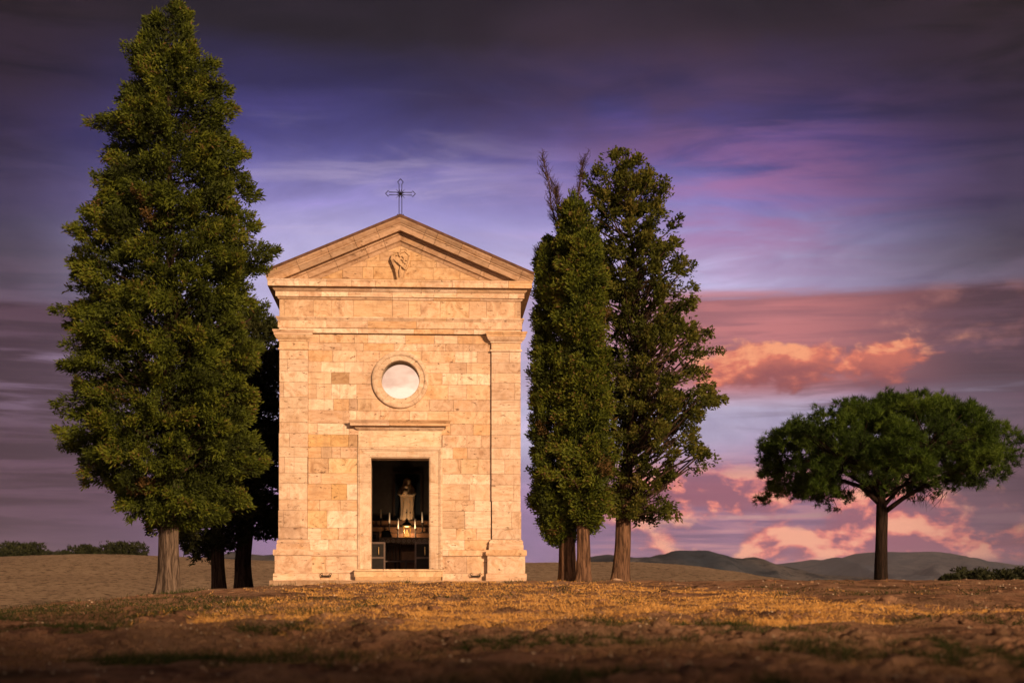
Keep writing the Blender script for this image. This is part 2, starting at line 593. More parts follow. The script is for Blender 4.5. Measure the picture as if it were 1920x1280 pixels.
def mat_cloth():
    m, t, p = new_mat('altar_cloth')
    co = t.node('ShaderNodeTexCoord').outputs['Object']
    s = t.node('ShaderNodeSeparateXYZ')
    t.put(s.inputs[0], co)
    u = t.m('ABSOLUTE', t.m('SUBTRACT', t.m('FRACT', t.m('DIVIDE', s.outputs[0], .115)), .5))
    v = t.m('ABSOLUTE', t.m('DIVIDE', t.m('SUBTRACT', s.outputs[2], -.075), .115))
    d = t.m('ADD', u, v)
    band = t.m('MULTIPLY', t.ss(d, .30, .33), t.ss(d, .46, .43))
    core = t.ss(d, .16, .13)
    f = t.m('MAXIMUM', band, core)
    t.put(p.inputs['Base Color'], t.mix(f, (.30, .21, .165), (.72, .60, .47)))
    p.inputs['Roughness'].default_value = .9
    return m


M['ground'] = mat_ground()
M['field'] = mat_field()
M['hill_near'] = mat_hill('hill_near', (.020, .032, .050), (.080, .078, .082), (.009, .015, .024))  # bluish albedo on both hill materials paints in distance haze
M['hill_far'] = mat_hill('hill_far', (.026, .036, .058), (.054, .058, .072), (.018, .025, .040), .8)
M['cloth'] = mat_cloth()


def pane_mat():
    m, t, p = new_mat('window_glass')
    co = t.node('ShaderNodeTexCoord').outputs['Object']
    p.inputs['Base Color'].default_value = (.52, .53, .55, 1)
    p.inputs['Metallic'].default_value = 1.0
    p.inputs['Roughness'].default_value = .03
    bump(t, p, t.noise(co, 2.2, 2), .05, .02)
    return m


M['pane'] = pane_mat()


def flame_mat():
    m, t, p = new_mat('lantern_glow')
    p.inputs['Base Color'].default_value = (.9, .6, .2, 1)
    p.inputs['Emission Color'].default_value = (1, .58, .14, 1)
    p.inputs['Emission Strength'].default_value = .5
    return m


M['flame'] = flame_mat()

# ------------------------------------------------------------------ terrain
UX, UY = math.cos(SUN_AZ), math.sin(SUN_AZ)        # across the sun's direction
SX, SY = math.sin(SUN_AZ), -math.cos(SUN_AZ)       # towards the sun


def sstep(x, a, b):
    t = np.clip((x - a) / (b - a), 0, 1)
    return t * t * (3 - 2 * t)


def softplus(x, k):
    return np.logaddexp(0, x / k) * k


def ground_h(X, Y, detail=True):
    X, Y = np.asarray(X, float), np.asarray(Y, float)
    yy = np.clip(Y, -40, 400)
    ramp = -.97 + .0376 * (softplus(yy - 5.0, 1.2) - softplus(yy - 31.0, 1.0))
    left = softplus(-4.6 - X, 1.1)
    z = ramp - .105 * left - .006 * np.minimum(left, 30) ** 2 * .8
    right = softplus(X - 4.5, 1.5)
    z = z + np.where(Y > 0, .006, 0) * np.minimum(right, 12)
    back = softplus(yy - 45.0, 2.0)
    z = z - .055 * back - .00004 * back ** 2
    far = softplus(np.asarray(Y, float) - 300, 60)
    z = z - .03 * np.minimum(far, 1500)
    # unseen ridge added behind the camera, its saddle shaped to shade the foreground
    s = X * SX + Y * SY
    u = X * UX + Y * UY
    crest = 20.6 + 2.6 * vnoise(u * .22, 0 * u, 71, 3) + 7.0 * sstep(-u, -4.2, .5) + 8.0 * sstep(u, 18.5, 29)
    crest = crest * (1 - .75 * sstep(-u, 10, 30)) * (1 - .35 * sstep(u, 60, 160))
    z = z + (crest + 1.0) * sstep(s, 28, 80) * (1 - .6 * sstep(s, 90, 260))
    if detail:
        near = sstep(-np.abs(Y - 22), -34, -24) * sstep(-np.abs(X), -24, -16)
        foot = sstep(-np.abs(X + 2.2), -4.2, -3.2) * sstep(-np.abs(Y - 32.5), -3.2, -2.2)
        near = near * (1 - .75 * foot)
        z = z - .03 * foot
        z = z + near * (.09 * vnoise(X * .8, Y * .8, 3, 3) + .12 * vnoise(X * 2.4, Y * 2.4, 5, 4))
    return z


def lines(segs):
    out = [segs[0][0]]
    for a, b, s0, s1 in segs:
        x = a
        while x < b - 1e-6:
            f = (x - a) / (b - a)
            x = min(b, x + s0 + (s1 - s0) * f)
            out.append(x)
    return np.array(out)


def grid_mesh(name, xs, ys, zf, mat, smooth=True):
    X, Y = np.meshgrid(xs, ys)
    Z = zf(X, Y)
    v = np.stack([X, Y, Z], -1).reshape(-1, 3)
    nx, ny = len(xs), len(ys)
    i = (np.arange(ny - 1)[:, None] * nx + np.arange(nx - 1)[None, :]).ravel()
    q = np.stack([i, i + 1, i + nx + 1, i + nx], -1)
    return np_mesh(name, v, quads=q, mat=mat, smooth=smooth)


gx = lines([(-5200, -600, 1200, 300), (-600, -60, 120, 14), (-60, -16, 6, .6), (-16, 18, .13, .13), (18, 60, .6, 6), (60, 600, 14, 120), (600, 5200, 300, 1200)])
gy = lines([(-1500, -260, 250, 60), (-260, 0, 9, 3), (0, 4, .5, .08), (4, 14, .06, .09), (14, 46, .10, .2), (46, 120, .6, 6), (120, 600, 12, 90), (600, 5200, 200, 1200)])
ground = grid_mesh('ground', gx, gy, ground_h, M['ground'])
tag(ground, kind='structure')


def P(px, py, Y):
    return Vector(((px - CX) / F * Y, Y, ZC + (HY - py) / F * Y))


def gz(x, y):
    return float(ground_h(np.array([x]), np.array([y]))[0])


# ploughed field rising behind the chapel
FY = 110.0
f_px = np.array([-500, -150, 0, 150, 270, 400, 520, 700, 983, 1060, 1160, 1230, 1300, 1370, 1440, 1520, 1700, 2200])
f_py = np.array([1120, 1082, 1064, 1050, 1043, 1046, 1053, 1060, 1063, 1061, 1058, 1064, 1075, 1087, 1098, 1112, 1150, 1230])
f_x = (f_px - CX) / F * FY
f_z = ZC + (HY - f_py) / F * FY


def field_h(X, Y):
    crest = np.interp(X, f_x, f_z)
    crest = (crest + np.interp(X - 2.5, f_x, f_z) + np.interp(X + 2.5, f_x, f_z)) / 3
    t = (Y - 40) / (FY - 40)
    base = -2.6
    z = base + (crest - base) * np.sin(np.clip(t, 0, 1.9) * math.pi / 2)
    return z + .10 * vnoise(X * 1.3, Y * 1.3, 21, 3) + .5 * vnoise(X * .05, Y * .05, 22, 2) * sstep(Y, 45, 80)


field = grid_mesh('field', lines([(-75, -45, 2, .5), (-45, 30, .35, .35), (30, 70, .5, 2)]), lines([(40, 60, .4, .3), (60, 128, .35, .5), (128, 170, 1, 3)]), field_h, M['field'])
tag(field, kind='structure')


def hill(name, Y, pts, depth, mat, seed, rough):
    px = np.array([p[0] for p in pts], float)
    py = np.array([p[1] for p in pts], float)
    X0 = (px - CX) / F * Y
    Z0 = ZC + (HY - py) / F * Y

    def h(X, YY):
        t = np.clip((YY - (Y - depth)) / depth, 0, 2)
        c = np.interp(X, X0, Z0)
        base = -60.0
        prof = np.where(t <= 1, np.sin(t * math.pi / 2) ** 1.3, np.cos((t - 1) * math.pi / 2))
        n = vnoise(X / (depth * .25), YY / (depth * .25), seed, 4) * rough
        gul = np.abs(vnoise(X / (depth * .12), YY / (depth * .3), seed + 5, 3)) * rough * 1.2
        return base + (c - base) * prof + (n - gul) * np.clip(1.15 - np.abs(t - .45) * 1.9, .1, 1) + vnoise(X / (depth * .06), 0 * X, seed + 9, 3) * rough * .12
    xs = np.linspace(X0[0], X0[-1], 300)
    ys = np.linspace(Y - depth, Y + depth * .7, 90)
    o = grid_mesh(name, xs, ys, h, mat)
    tag(o, kind='structure')
    return o


hill('hill', 1500, [(-200, 1090), (330, 1075), (420, 1046), (455, 1037), (500, 1040), (540, 1034), (620, 1050), (760, 1062), (940, 1056), (985, 1058), (1060, 1056), (1110, 1040), (1137, 1036), (1180, 1040), (1210, 1046), (1235, 1037), (1280, 1038), (1335, 1043),
                    (1375, 1049), (1390, 1046), (1420, 1058), (1480, 1072), (1560, 1085), (1700, 1098), (2100, 1120)], 600, M['hill_near'], 31, 40)
hill('mountain', 3600, [(900, 1085), (1200, 1072), (1400, 1066), (1470, 1058), (1520, 1049), (1560, 1052), (1610, 1036), (1650, 1033), (1720, 1037), (1790, 1050), (1860, 1058), (1960, 1060), (2300, 1080)], 1500, M['hill_far'], 47, 100)

# ------------------------------------------------------------------ chapel
PX = 95.0
ROT = R(3.05)
CH = empty('chapel', (-2.2, 31.6, 0), ROT)
tag(CH, 'small travertine chapel with pediment, round window and open doorway', 'chapel')
ax_d = (-math.sin(ROT), math.cos(ROT))
ax_x = (math.cos(ROT), math.sin(ROT))


def lx(px):
    return (px - 751) / PX


def lz(py):
    return (1090 - py) / PX


def CL(px, py, d):
    """photo pixel at chapel depth d -> chapel-local x, z"""
    tx, tz = (px - CX) / F, (HY - py) / F
    t = (d + CH.location.x * ax_d[0] + CH.location.y * ax_d[1]) / (tx * ax_d[0] + ax_d[1])
    X, Y = t * tx - CH.location.x, t - CH.location.y
    return X * ax_x[0] + Y * ax_x[1], ZC + tz * t


def world_of(x, y, z):
    return (CH.location.x + x * ax_x[0] + y * ax_d[0], CH.location.y + x * ax_x[1] + y * ax_d[1], z)


TONES = [(.63, .50, .39), (.68, .57, .47), (.60, .46, .34), (.58, .41, .26), (.64, .50, .39), (.53, .40, .30), (.70, .60, .50), (.61, .48, .37), (.62, .47, .33), (.56, .43, .33)]


def tone(i=None):
    c = random.choice(TONES) if i is None else i
    k = random.uniform(.92, 1.06)
    return (c[0] * k, c[1] * k, c[2] * k, 1)


def block(poly, front, back, name='stone', gap=.0028, ch=.004, col=None, mat=None):
    """polygon (x,z) counter-clockwise seen from the front, chamfered edge"""
    n = len(poly)
    c = (sum(p[0] for p in poly) / n, sum(p[1] for p in poly) / n)

    def shrink(d):
        out = []
        for i in range(n):
            p0, p1, p2 = Vector(poly[i - 1]), Vector(poly[i]), Vector(poly[(i + 1) % n])
            e1, e2 = (p1 - p0), (p2 - p1)
            if e1.length < 1e-6 or e2.length < 1e-6:
                out.append(tuple(p1))
                continue
            e1.normalize()
            e2.normalize()
            n1, n2 = Vector((-e1.y, e1.x)), Vector((-e2.y, e2.x))
            b = n1 + n2
            k = max(.35, b.length_squared / 2)
            out.append(tuple(p1 + b * (d / k) * .5 * 1.0 * (2 / 2)))
        return out
    front += random.uniform(-.0025, .0025)
    a = shrink(gap)
    b = shrink(gap + ch)
    mb = MB()
    vs = [(x, back, z) for x, z in a] + [(x, front + ch, z) for x, z in a] + [(x, front, z) for x, z in b]
    fs = [tuple(range(2 * n, 3 * n))]
    for i in range(n):
        j = (i + 1) % n
        fs.append((i, j, n + j, n + i))
        fs.append((n + i, n + j, 2 * n + j, 2 * n + i))
    mb.add(vs, fs)
    o = mb.build(name, mat or M['stone'], CH)
    o.color = col or tone()
    return o


OC = (lx(750.5), lz(713))
OR_CUT = 46 / PX


def rect(x0, x1, z0, z1):
    return [(x0, z0), (x1, z0), (x1, z1), (x0, z1)]


def cut_disc(x0, x1, z0, z1):
    cx, cz = OC
    r = OR_CUT
    nx, nz = min(max(cx, x0), x1), min(max(cz, z0), z1)
    if (nx - cx) ** 2 + (nz - cz) ** 2 >= r * r:
        return rect(x0, x1, z0, z1)
    if x0 < cx < x1:
        top = (z0 + z1) / 2 > cz
        xs = np.linspace(x1, x0, 14) if top else np.linspace(x0, x1, 14)
        arc = []
        for x in (xs[::-1] if top else xs[::-1]):
            d = r * r - (x - cx) ** 2
            h = math.sqrt(d) if d > 0 else 0
            arc.append((float(x), max(z0, cz + h) if (top and d > 0) else (z0 if top else (min(z1, cz - h) if d > 0 else z1))))
        if top:
            return arc + [(x1, z1), (x0, z1)]
        return [(x0, z0), (x1, z0)] + arc
    left = x1 <= cx + 1e-6
    zs = np.linspace(z0, z1, 9)
    e = []
    for z in zs:
        d = r * r - (z - cz) ** 2
        h = math.sqrt(d) if d > 0 else 0
        e.append((min(x1, cx - h) if left else max(x0, cx + h), float(z)) if d > 0 else ((x1 if left else x0), float(z)))
    if left:
        return [(x0, z0)] + e + [(x0, z1)]
    return [(x1, z1)] + e[::-1] + [(x1, z0)]


BROWN, OCHRE, PALE = (.42, .30, .19), (.56, .39, .20), (.66, .58, .49)
courses = [
    (628, 645, [[579, 600, 665, 690, 731, 760, 814, 858, 921]]),
    (645, 659, [[579, 608, 640, 682, 739, 782, 835, 879, 921]]),
    (659, 680, [[579, 624, 669, 712, 790, 853, 894, 921]]),
    (680, 700, [[579, 603, 647, 681, 750], [751, 843, 875, 921]]),
    (700, 721.5, [[579, 622, 655, 750], [751, 829, 858, 894, 921]]),
    (721.5, 749.5, [[579, 594, 622, 638, 669, 750], [751, 840, 875, 921]]),
    (749.5, 771, [[579, 626, 655, 671, 696, 805, 850, 921]]),
    (771, 795, [[579, 655, 669, 713, 768, 802, 841, 921]]),
    (795, 816, [[579, 596, 655, 673], [827, 844, 887, 921]]),
    (816, 839, [[579, 621, 654, 671], [829, 875, 902, 921]]),
    (839, 860, [[579, 603, 623, 639, 671], [829, 849, 876, 921]]),
    (860, 888.5, [[579, 617, 671], [829, 864, 896, 921]]),
    (888.5, 908, [[579, 603, 671], [829, 885, 921]]),
    (908, 938, [[578, 622, 651, 671], [829, 880, 921]]),
    (938, 958, [[578, 600, 639, 671], [829, 853, 889, 921]]),
    (958, 990.5, [[578, 614, 671], [829, 871, 921]]),
    (990.5, 1012, [[578, 603, 636, 671], [829, 855, 893, 921]]),
    (1012, 1031, [[581, 617, 671], [829, 871, 917]]),
]
special = {(622, 700): BROWN, (654, 816): BROWN, (621, 816): OCHRE, (579, 816): OCHRE, (655, 749.5): (.44, .33, .25), (671, 749.5): (.52, .40, .28),
           (622, 721.5): PALE, (579, 700): (.62, .50, .38), (579, 860): (.50, .37, .25), (617, 860): (.64, .50, .32), (622, 908): OCHRE, (651, 908): PALE,
           (603, 839): (.50, .38, .27), (578, 958): (.60, .45, .27), (829, 958): (.50, .38, .28), (581, 1012): PALE, (864, 860): (.58, .45, .31)}
W_FRONT = -.074
for y0, y1, rows in courses:
    for xs in rows:
        for a, b in zip(xs[:-1], xs[1:]):
            c = special.get((a, y0))
            block(cut_disc(lx(a), lx(b), lz(y1), lz(y0)), W_FRONT, .0, col=tone(c) if c else None)

P_FRONT = -.135
pil_l = [(660, 677, [526, 579]), (677, 699, [526, 541, 579]), (699, 719.5, [526, 579]), (719.5, 747.5, [526, 534, 579]), (747.5, 768.6, [526, 579]), (768.6, 794, [526, 579]),
         (794, 814.5, [526, 579]), (814.5, 839.5, [525, 545, 579]), (839.5, 859, [525, 579]), (859, 888, [525, 536, 578]), (888, 907.5, [525, 578]), (907.5, 938, [525, 578]),
         (938, 958, [525, 578]), (958, 990, [524, 534, 578]), (990, 1011, [524, 578])]
pil_r = [(660, 680, [921, 955, 976]), (680, 700, [921, 976]), (700, 718, [921, 976]), (718, 750, [921, 965, 976]), (750, 771, [921, 976]), (771, 796, [921, 976]), (796, 816, [921, 976]),
         (816, 840, [921, 956, 976]), (840, 861, [921, 976]), (861, 889, [921, 946, 976]), (889, 909, [921, 976]), (909, 939, [921, 963, 976]), (939, 959, [922, 976]),
         (959, 991, [922, 959, 977]), (991, 1011, [922, 977])]
for pil in (pil_l, pil_r):
    for y0, y1, xs in pil:
        for a, b in zip(xs[:-1], xs[1:]):
            block(rect(lx(a), lx(b), lz(y1), lz(y0)), P_FRONT, .0, col=tone(random.choice([(.58, .46, .36), (.55, .43, .34), (.60, .49, .39), (.62, .51, .42)])))
# plinth courses of the wall
for a, b in ((585, 612), (612, 671), (829, 875), (875, 913)):
    block(rect(lx(a), lx(b), lz(1075), lz(1042)), -.075, .0)
for a, b in ((585, 601), (601, 635), (635, 667), (829, 866), (866, 913)):
    block(rect(lx(a), lx(b), lz(1089), lz(1075)), -.080, .0)


def prism(prof, x0, x1, name, m0=False, m1=False, ref=.135, col=None, gap=.0025, parent=None):
    """moulded block: prof = [(projection, z)...] bottom to top, run along x; m0/m1 mitre an outer corner"""
    n = len(prof)
    vs = []
    for p, z in prof:
        vs.append((x0 + gap - ((p - ref) if m0 else 0), -p, z))
    for p, z in prof:
        vs.append((x1 - gap + ((p - ref) if m1 else 0), -p, z))
    vs += [(x0 + gap + (ref if m0 else 0), 0, prof[0][1]), (x0 + gap + (ref if m0 else 0), 0, prof[-1][1]),
           (x1 - gap - (ref if m1 else 0), 0, prof[0][1]), (x1 - gap - (ref if m1 else 0), 0, prof[-1][1])]
    b0, t0, b1, t1 = 2 * n, 2 * n + 1, 2 * n + 2, 2 * n + 3
    fs = [(i, n + i, n + i + 1, i + 1) for i in range(n - 1)]
    fs += [(b0, b1, n, 0), (n - 1, 2 * n - 1, t1, t0), (b0, t0, t1, b1)]
    fs.append((b0,) + tuple(range(n)) + (t0,))
    fs.append((t1,) + tuple(range(2 * n - 1, n - 1, -1)) + (b1,))
    o = MB().add(vs, fs).build(name, M['stone'], parent or CH)
    o.color = col or tone()
    return o


def run(prof, xs, name, mit=True, ref=.135):
    for i, (a, b) in enumerate(zip(xs[:-1], xs[1:])):
        prism(prof, lx(a), lx(b), name, m0=mit and i == 0, m1=mit and i == len(xs) - 2, ref=ref)


def pil_run(prof, a, b, name):
    prism(prof, lx(a), lx(b), name, m0=True, m1=True)


def zs(*pairs):
    return [(p, lz(y)) for p, y in pairs]


XL, XR = 526, 976
for a, b in ((526, 579), (921, 976)):
    # pilaster base and pedestal
    pil_run(zs((.135, 1012.2), (.150, 1011.5), (.175, 1014), (.185, 1017), (.178, 1019.5))[::-1], a, b, 'pilaster_base')
    pil_run(zs((.19, 1031), (.19, 1022), (.175, 1019.7)), a, b, 'pilaster_base')
    pil_run(zs((.245, 1042), (.252, 1040), (.252, 1034), (.245, 1031.2)), a, b, 'pedestal_band')
    pil_run(zs((.22, 1075), (.22, 1042.2)), a, b, 'pedestal_block')
    pil_run(zs((.25, 1089.3), (.25, 1076.5), (.24, 1075.2)), a, b, 'pedestal_foot')
    # capital
    pil_run(zs((.135, 660), (.155, 659.5), (.165, 657.8), (.155, 656)), a, b, 'capital_astragal')
    pil_run(zs((.138, 656), (.138, 643.5)), a, b, 'capital_neck')
    pil_run(zs((.160, 643.3), (.160, 641), (.180, 640), (.215, 636), (.225, 633.2)), a, b, 'capital_moulding')
    pil_run(zs((.235, 633), (.235, 630), (.262, 625.5), (.262, 623.3)), a, b, 'capital_moulding')
# wall string band between pedestal and doorway
for a, b in ((585, 671), (829, 841), (841, 913)):
    prism(zs((.105, 1042), (.112, 1040), (.112, 1034), (.105, 1031.2)), lx(a), lx(b), 'string_band')
# architrave
run(zs((.14, 627.5), (.14, 619.0)), [XL, 607, 673, 735, 776, 816, 851, 888, XR], 'architrave_block')
run(zs((.152, 618.8), (.163, 617.8), (.163, 605.2)), [XL, 614, 690, 781, 870, XR], 'architrave_block')
run(zs((.17, 605), (.18, 603), (.20, 600.5), (.205, 598)), [XL, 560, 640, 720, 795, 837, 900, XR], 'architrave_cap')
# frieze
fx = [XL, 536, 589, 622, 663, 736, 766, 789, 825, 879, 912, 965, XR]
for a, b in zip(fx[:-1], fx[1:]):
    block(rect(lx(a), lx(b), lz(597.7), lz(566)), -.140, 0, name='frieze_stone', col=tone(random.choice([(.58, .44, .30), (.60, .46, .34), (.55, .42, .30)])))
# bed mouldings and corona
run(zs((.142, 566), (.160, 565), (.180, 561.3)), [XL, 563, 640, 736, 813, 900, XR], 'bed_moulding')
run(zs((.205, 561), (.205, 552.3)), [XL, 563, 604, 654, 736, 813, 856, 953, XR], 'bed_moulding')
run(zs((.21, 552), (.235, 550), (.26, 547), (.262, 544.5)), [XL, 604, 697, 790, 856, XR], 'bed_moulding')
run(zs((.345, 544.3), (.345, 535.5), (.355, 534), (.36, 531.5)), [XL, 555, 615, 661, 705, 797, 848, 906, 952, XR], 'corona_block')

# side returns (same mouldings running back along both flanks)
DEP = 7.2


def flank(prof, name, side):
    n = len(prof)
    xb = lx(XR) if side > 0 else lx(XL)
    vs = []
    for y_end in (0, 1):
        for p, z in prof:
            vs.append((xb + side * (p - .135), (-p + .002) if y_end == 0 else DEP, z))
    vs += [(xb - side * .135, -.0, prof[0][1]), (xb - side * .135, -.0, prof[-1][1]), (xb - side * .135, DEP, prof[0][1]), (xb - side * .135, DEP, prof[-1][1])]
    b0, t0, b1, t1 = 2 * n, 2 * n + 1, 2 * n + 2, 2 * n + 3
    fs = [(i, n + i, n + i + 1, i + 1) for i in range(n - 1)]
    fs += [(b0, b1, n, 0), (n - 1, 2 * n - 1, t1, t0), (t1,) + tuple(range(2 * n - 1, n - 1, -1)) + (b1,)]
    o = MB().add(vs, fs).build(name, M['stone'], CH)
    o.color = tone()
    return o


for sd_ in (-1, 1):
    flank(zs((.345, 544.3), (.345, 535.5), (.355, 534), (.36, 531.5)), 'corona_block', sd_)
    flank(zs((.205, 561), (.205, 552.3), (.235, 550), (.262, 544.5)), 'bed_moulding', sd_)
    flank(zs((.163, 618.8), (.163, 605.2), (.205, 598)), 'architrave_block', sd_)
    flank(zs((.25, 1089.3), (.25, 1076.5), (.22, 1075), (.22, 1042), (.25, 1040), (.25, 1031.2)), 'plinth', sd_)

# raking cornice
TH = math.atan2(524 - 415.5, 751 - 494.7)
AP = lz(415.5)
cT, sT, tT = math.cos(TH), math.sin(TH), math.tan(TH)
ZB = lz(531.3)


def rake_pt(nn, s, side):
    x = s * cT - nn * sT
    xe = min((AP - nn / cT - ZB) / tT, 2.615 - nn * .1)
    x = min(max(x, 0), xe)
    return (side * x, AP - nn / cT - tT * x)


def rake_block(prof, s0, s1, side, name, pb=.0):
    n = len(prof)
    vs = []
    for s in (s0 + .003, s1 - .003):
        for p, nn in prof:
            x, z = rake_pt(nn, s, side)
            vs.append((x, -p, z))
    for s in (s0 + .003, s1 - .003):
        for nn in (prof[0][1], prof[-1][1]):
            x, z = rake_pt(nn, s, side)
            vs.append((x, -pb, z))
    f0a, f0b, f1a, f1b = 2 * n, 2 * n + 1, 2 * n + 2, 2 * n + 3
    fs = [(i, n + i, n + i + 1, i + 1) for i in range(n - 1)]
    fs += [(f0a, f1a, n, 0), (n - 1, 2 * n - 1, f1b, f0b), (f0a,) + tuple(range(n)) + (f0b,), (f1b,) + tuple(range(2 * n - 1, n - 1, -1)) + (f1a,)]
    o = MB().add(vs, fs).build(name, M['stone'], CH)
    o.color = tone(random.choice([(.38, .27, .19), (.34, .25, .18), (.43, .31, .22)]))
    return o


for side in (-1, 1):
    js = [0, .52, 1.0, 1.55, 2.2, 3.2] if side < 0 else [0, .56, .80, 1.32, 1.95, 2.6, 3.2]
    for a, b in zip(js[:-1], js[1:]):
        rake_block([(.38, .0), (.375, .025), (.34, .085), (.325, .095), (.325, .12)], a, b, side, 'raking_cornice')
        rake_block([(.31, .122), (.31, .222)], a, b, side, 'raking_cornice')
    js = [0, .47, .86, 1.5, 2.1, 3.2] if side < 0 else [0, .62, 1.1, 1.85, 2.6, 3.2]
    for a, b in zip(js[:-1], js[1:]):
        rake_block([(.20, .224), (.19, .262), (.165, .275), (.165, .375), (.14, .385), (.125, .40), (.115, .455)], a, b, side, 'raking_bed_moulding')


def clip(poly, nx, nz, d):
    out = []
    for i in range(len(poly)):
        a, b = poly[i - 1], poly[i]
        da, db = nx * a[0] + nz * a[1] - d, nx * b[0] + nz * b[1] - d
        if (da <= 0) != (db <= 0):
            t = da / (da - db)
            out.append((a[0] + (b[0] - a[0]) * t, a[1] + (b[1] - a[1]) * t))
        if db <= 0:
            out.append(b)
    return out


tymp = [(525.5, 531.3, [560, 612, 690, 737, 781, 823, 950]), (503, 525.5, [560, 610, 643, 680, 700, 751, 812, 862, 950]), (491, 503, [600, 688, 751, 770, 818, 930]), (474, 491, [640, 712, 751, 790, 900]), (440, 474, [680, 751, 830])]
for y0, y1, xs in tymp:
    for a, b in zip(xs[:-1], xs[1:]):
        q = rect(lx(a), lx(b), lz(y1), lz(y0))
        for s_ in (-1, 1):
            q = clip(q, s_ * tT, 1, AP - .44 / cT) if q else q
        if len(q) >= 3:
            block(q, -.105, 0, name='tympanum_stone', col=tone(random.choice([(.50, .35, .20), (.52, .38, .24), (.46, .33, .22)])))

# carved shield in the pediment
sh = [(735, 481), (742, 474.5), (751, 477), (761, 473.5), (769, 480), (768.5, 492), (765, 504), (760, 515), (758, 527), (756, 530.5), (745, 530.5), (743, 520), (740.5, 508), (736, 498), (732.5, 490)]
mbs = MB()
pts = [(lx(a), lz(b)) for a, b in sh]
cxs, czs = lx(751), lz(500)
vs = [(x, -.10, z) for x, z in pts] + [(x, -.215, z) for x, z in pts] + [(cxs + (x - cxs) * .84, -.222, czs + (z - czs) * .90) for x, z in pts] + [(cxs + (x - cxs) * .76, -.200, czs + (z - czs) * .84) for x, z in pts]
n = len(pts)
fs = [tuple(range(3 * n, 4 * n))[::-1]]
for k in range(3):
    for i in range(n):
        j = (i + 1) % n
        fs.append((k * n + i, k * n + j, (k + 1) * n + j, (k + 1) * n + i))
mbs.add(vs, fs)
sho = mbs.build('carved_shield', M['stone'], CH)
sho.color = (.50, .36, .22, 1)
mbr = MB()
mbr.tube([(lx(737), -.20, lz(490)), (lx(748), -.235, lz(498)), (lx(757), -.235, lz(506)), (lx(762), -.205, lz(512))], [.012, .022, .022, .012], 6)
for k in range(16):        # worn beast in relief
    a = k / 15
    px_, py_ = 745 + 16 * a + random.uniform(-3, 3), 479 + 17 * a + random.uniform(-3, 3)
    mbr.lathe([(.004, -.018), (.016, -.008), (.018, 0), (.012, .012), (.003, .018)], 6, (lx(px_), -.224, lz(py_)))
mbr.tube([(lx(752), -.22, lz(500)), (lx(750), -.24, lz(512)), (lx(749), -.215, lz(524))], [.008, .02, .01], 6)
o = mbr.build('shield_relief', M['stone'], sho, smooth=True)
o.color = (.52, .38, .24, 1)

# round window: ring stones, reveal, pane
def ring_seg(a0, a1, prof, name, nseg=8, parent=None):
    vs, fs = [], []
    m_ = len(prof)
    for k in range(nseg + 1):
        a = a0 + (a1 - a0) * k / nseg
        for r, p in prof:
            vs.append((OC[0] + r * math.cos(a), -p, OC[1] + r * math.sin(a)))
    for k in range(nseg):
        for i in range(m_):
            j = (i + 1) % m_
            fs.append((k * m_ + i, k * m_ + j, (k + 1) * m_ + j, (k + 1) * m_ + i))
    fs.append(tuple(range(m_))[::-1])
    fs.append(tuple(nseg * m_ + i for i in range(m_)))
    mb_ = MB().add(vs, fs)
    o_ = mb_.build(name, M['stone'], parent or CH)
    o_.color = tone((.60, .50, .40))
    return o_


r_in, r_out = 35.5 / PX, 53.3 / PX
cuts = [R(a) for a in (-20, 60, 117, 180, 232, 300, 340)]
rp = [(r_in, -.20), (r_in, .10), (r_in + .012, .112), (r_in + .095, .112), (r_in + .10, .122), (r_in + .118, .136), (r_in + .15, .14), (r_out - .012, .132), (r_out, .12), (r_out, .03), (r_in + .06, -.0), (r_in + .06, -.20)]
for a, b in zip(cuts[:-1], cuts[1:]):
    ring_seg(a + .004, b - .004, rp, 'ring_stone', max(6, int((b - a) / .13)))
pane = MB()
vs = [(OC[0] + (r_in + .02) * math.cos(2 * math.pi * k / 48), .15, OC[1] + (r_in + .02) * math.sin(2 * math.pi * k / 48)) for k in range(48)]
vs += [(x, .162, z) for x, y, z in vs]
pane.add(vs, [tuple(range(48)), tuple(range(95, 47, -1))] + [(k, (k + 1) % 48, 48 + (k + 1) % 48, 48 + k) for k in range(48)])
pane.build('window_pane', M['pane'], CH)

# core walls (behind the cladding), with the door and window openings
core = MB()
DX0, DX1, DZ0, DZ1 = lx(696), lx(805), lz(1068), lz(859)
WT = .42
core.box(-2.23, DX0 - .06, .001, WT, -.3, 4.9)
core.box(DX1 + .06, 2.23, .001, WT, -.3, 4.9)
core.box(DX0 - .06, DX1 + .06, .001, WT, DZ1 + .06, OC[1] - .62)
core.box(DX0 - .06, DX1 + .06, .001, WT, OC[1] + .62, 4.9)
core.box(DX0 - .06, DX1 + .06, .001, WT, -.3, DZ0 - .02)
q = 40
vs, fs = [], []
hx0, hx1 = DX0 - .06, DX1 + .06
for k in range(q):
    a = 2 * math.pi * k / q
    ca, sa = math.cos(a), math.sin(a)
    tx = (hx1 - OC[0]) / ca if ca > 1e-6 else ((hx0 - OC[0]) / ca if ca < -1e-6 else 9)
    tz = .62 / abs(sa) if abs(sa) > 1e-6 else 9
    tt = min(tx, tz)
    for r_, y_ in ((tt, .001), (r_in + .065, .001), (r_in + .065, WT), (tt, WT)):
        vs.append((OC[0] + r_ * ca, y_, OC[1] + r_ * sa))
for k in range(q):
    k2 = (k + 1) % q
    for i in range(3):
        fs.append((k * 4 + i, k2 * 4 + i, k2 * 4 + i + 1, k * 4 + i + 1))
core.add(vs, fs)
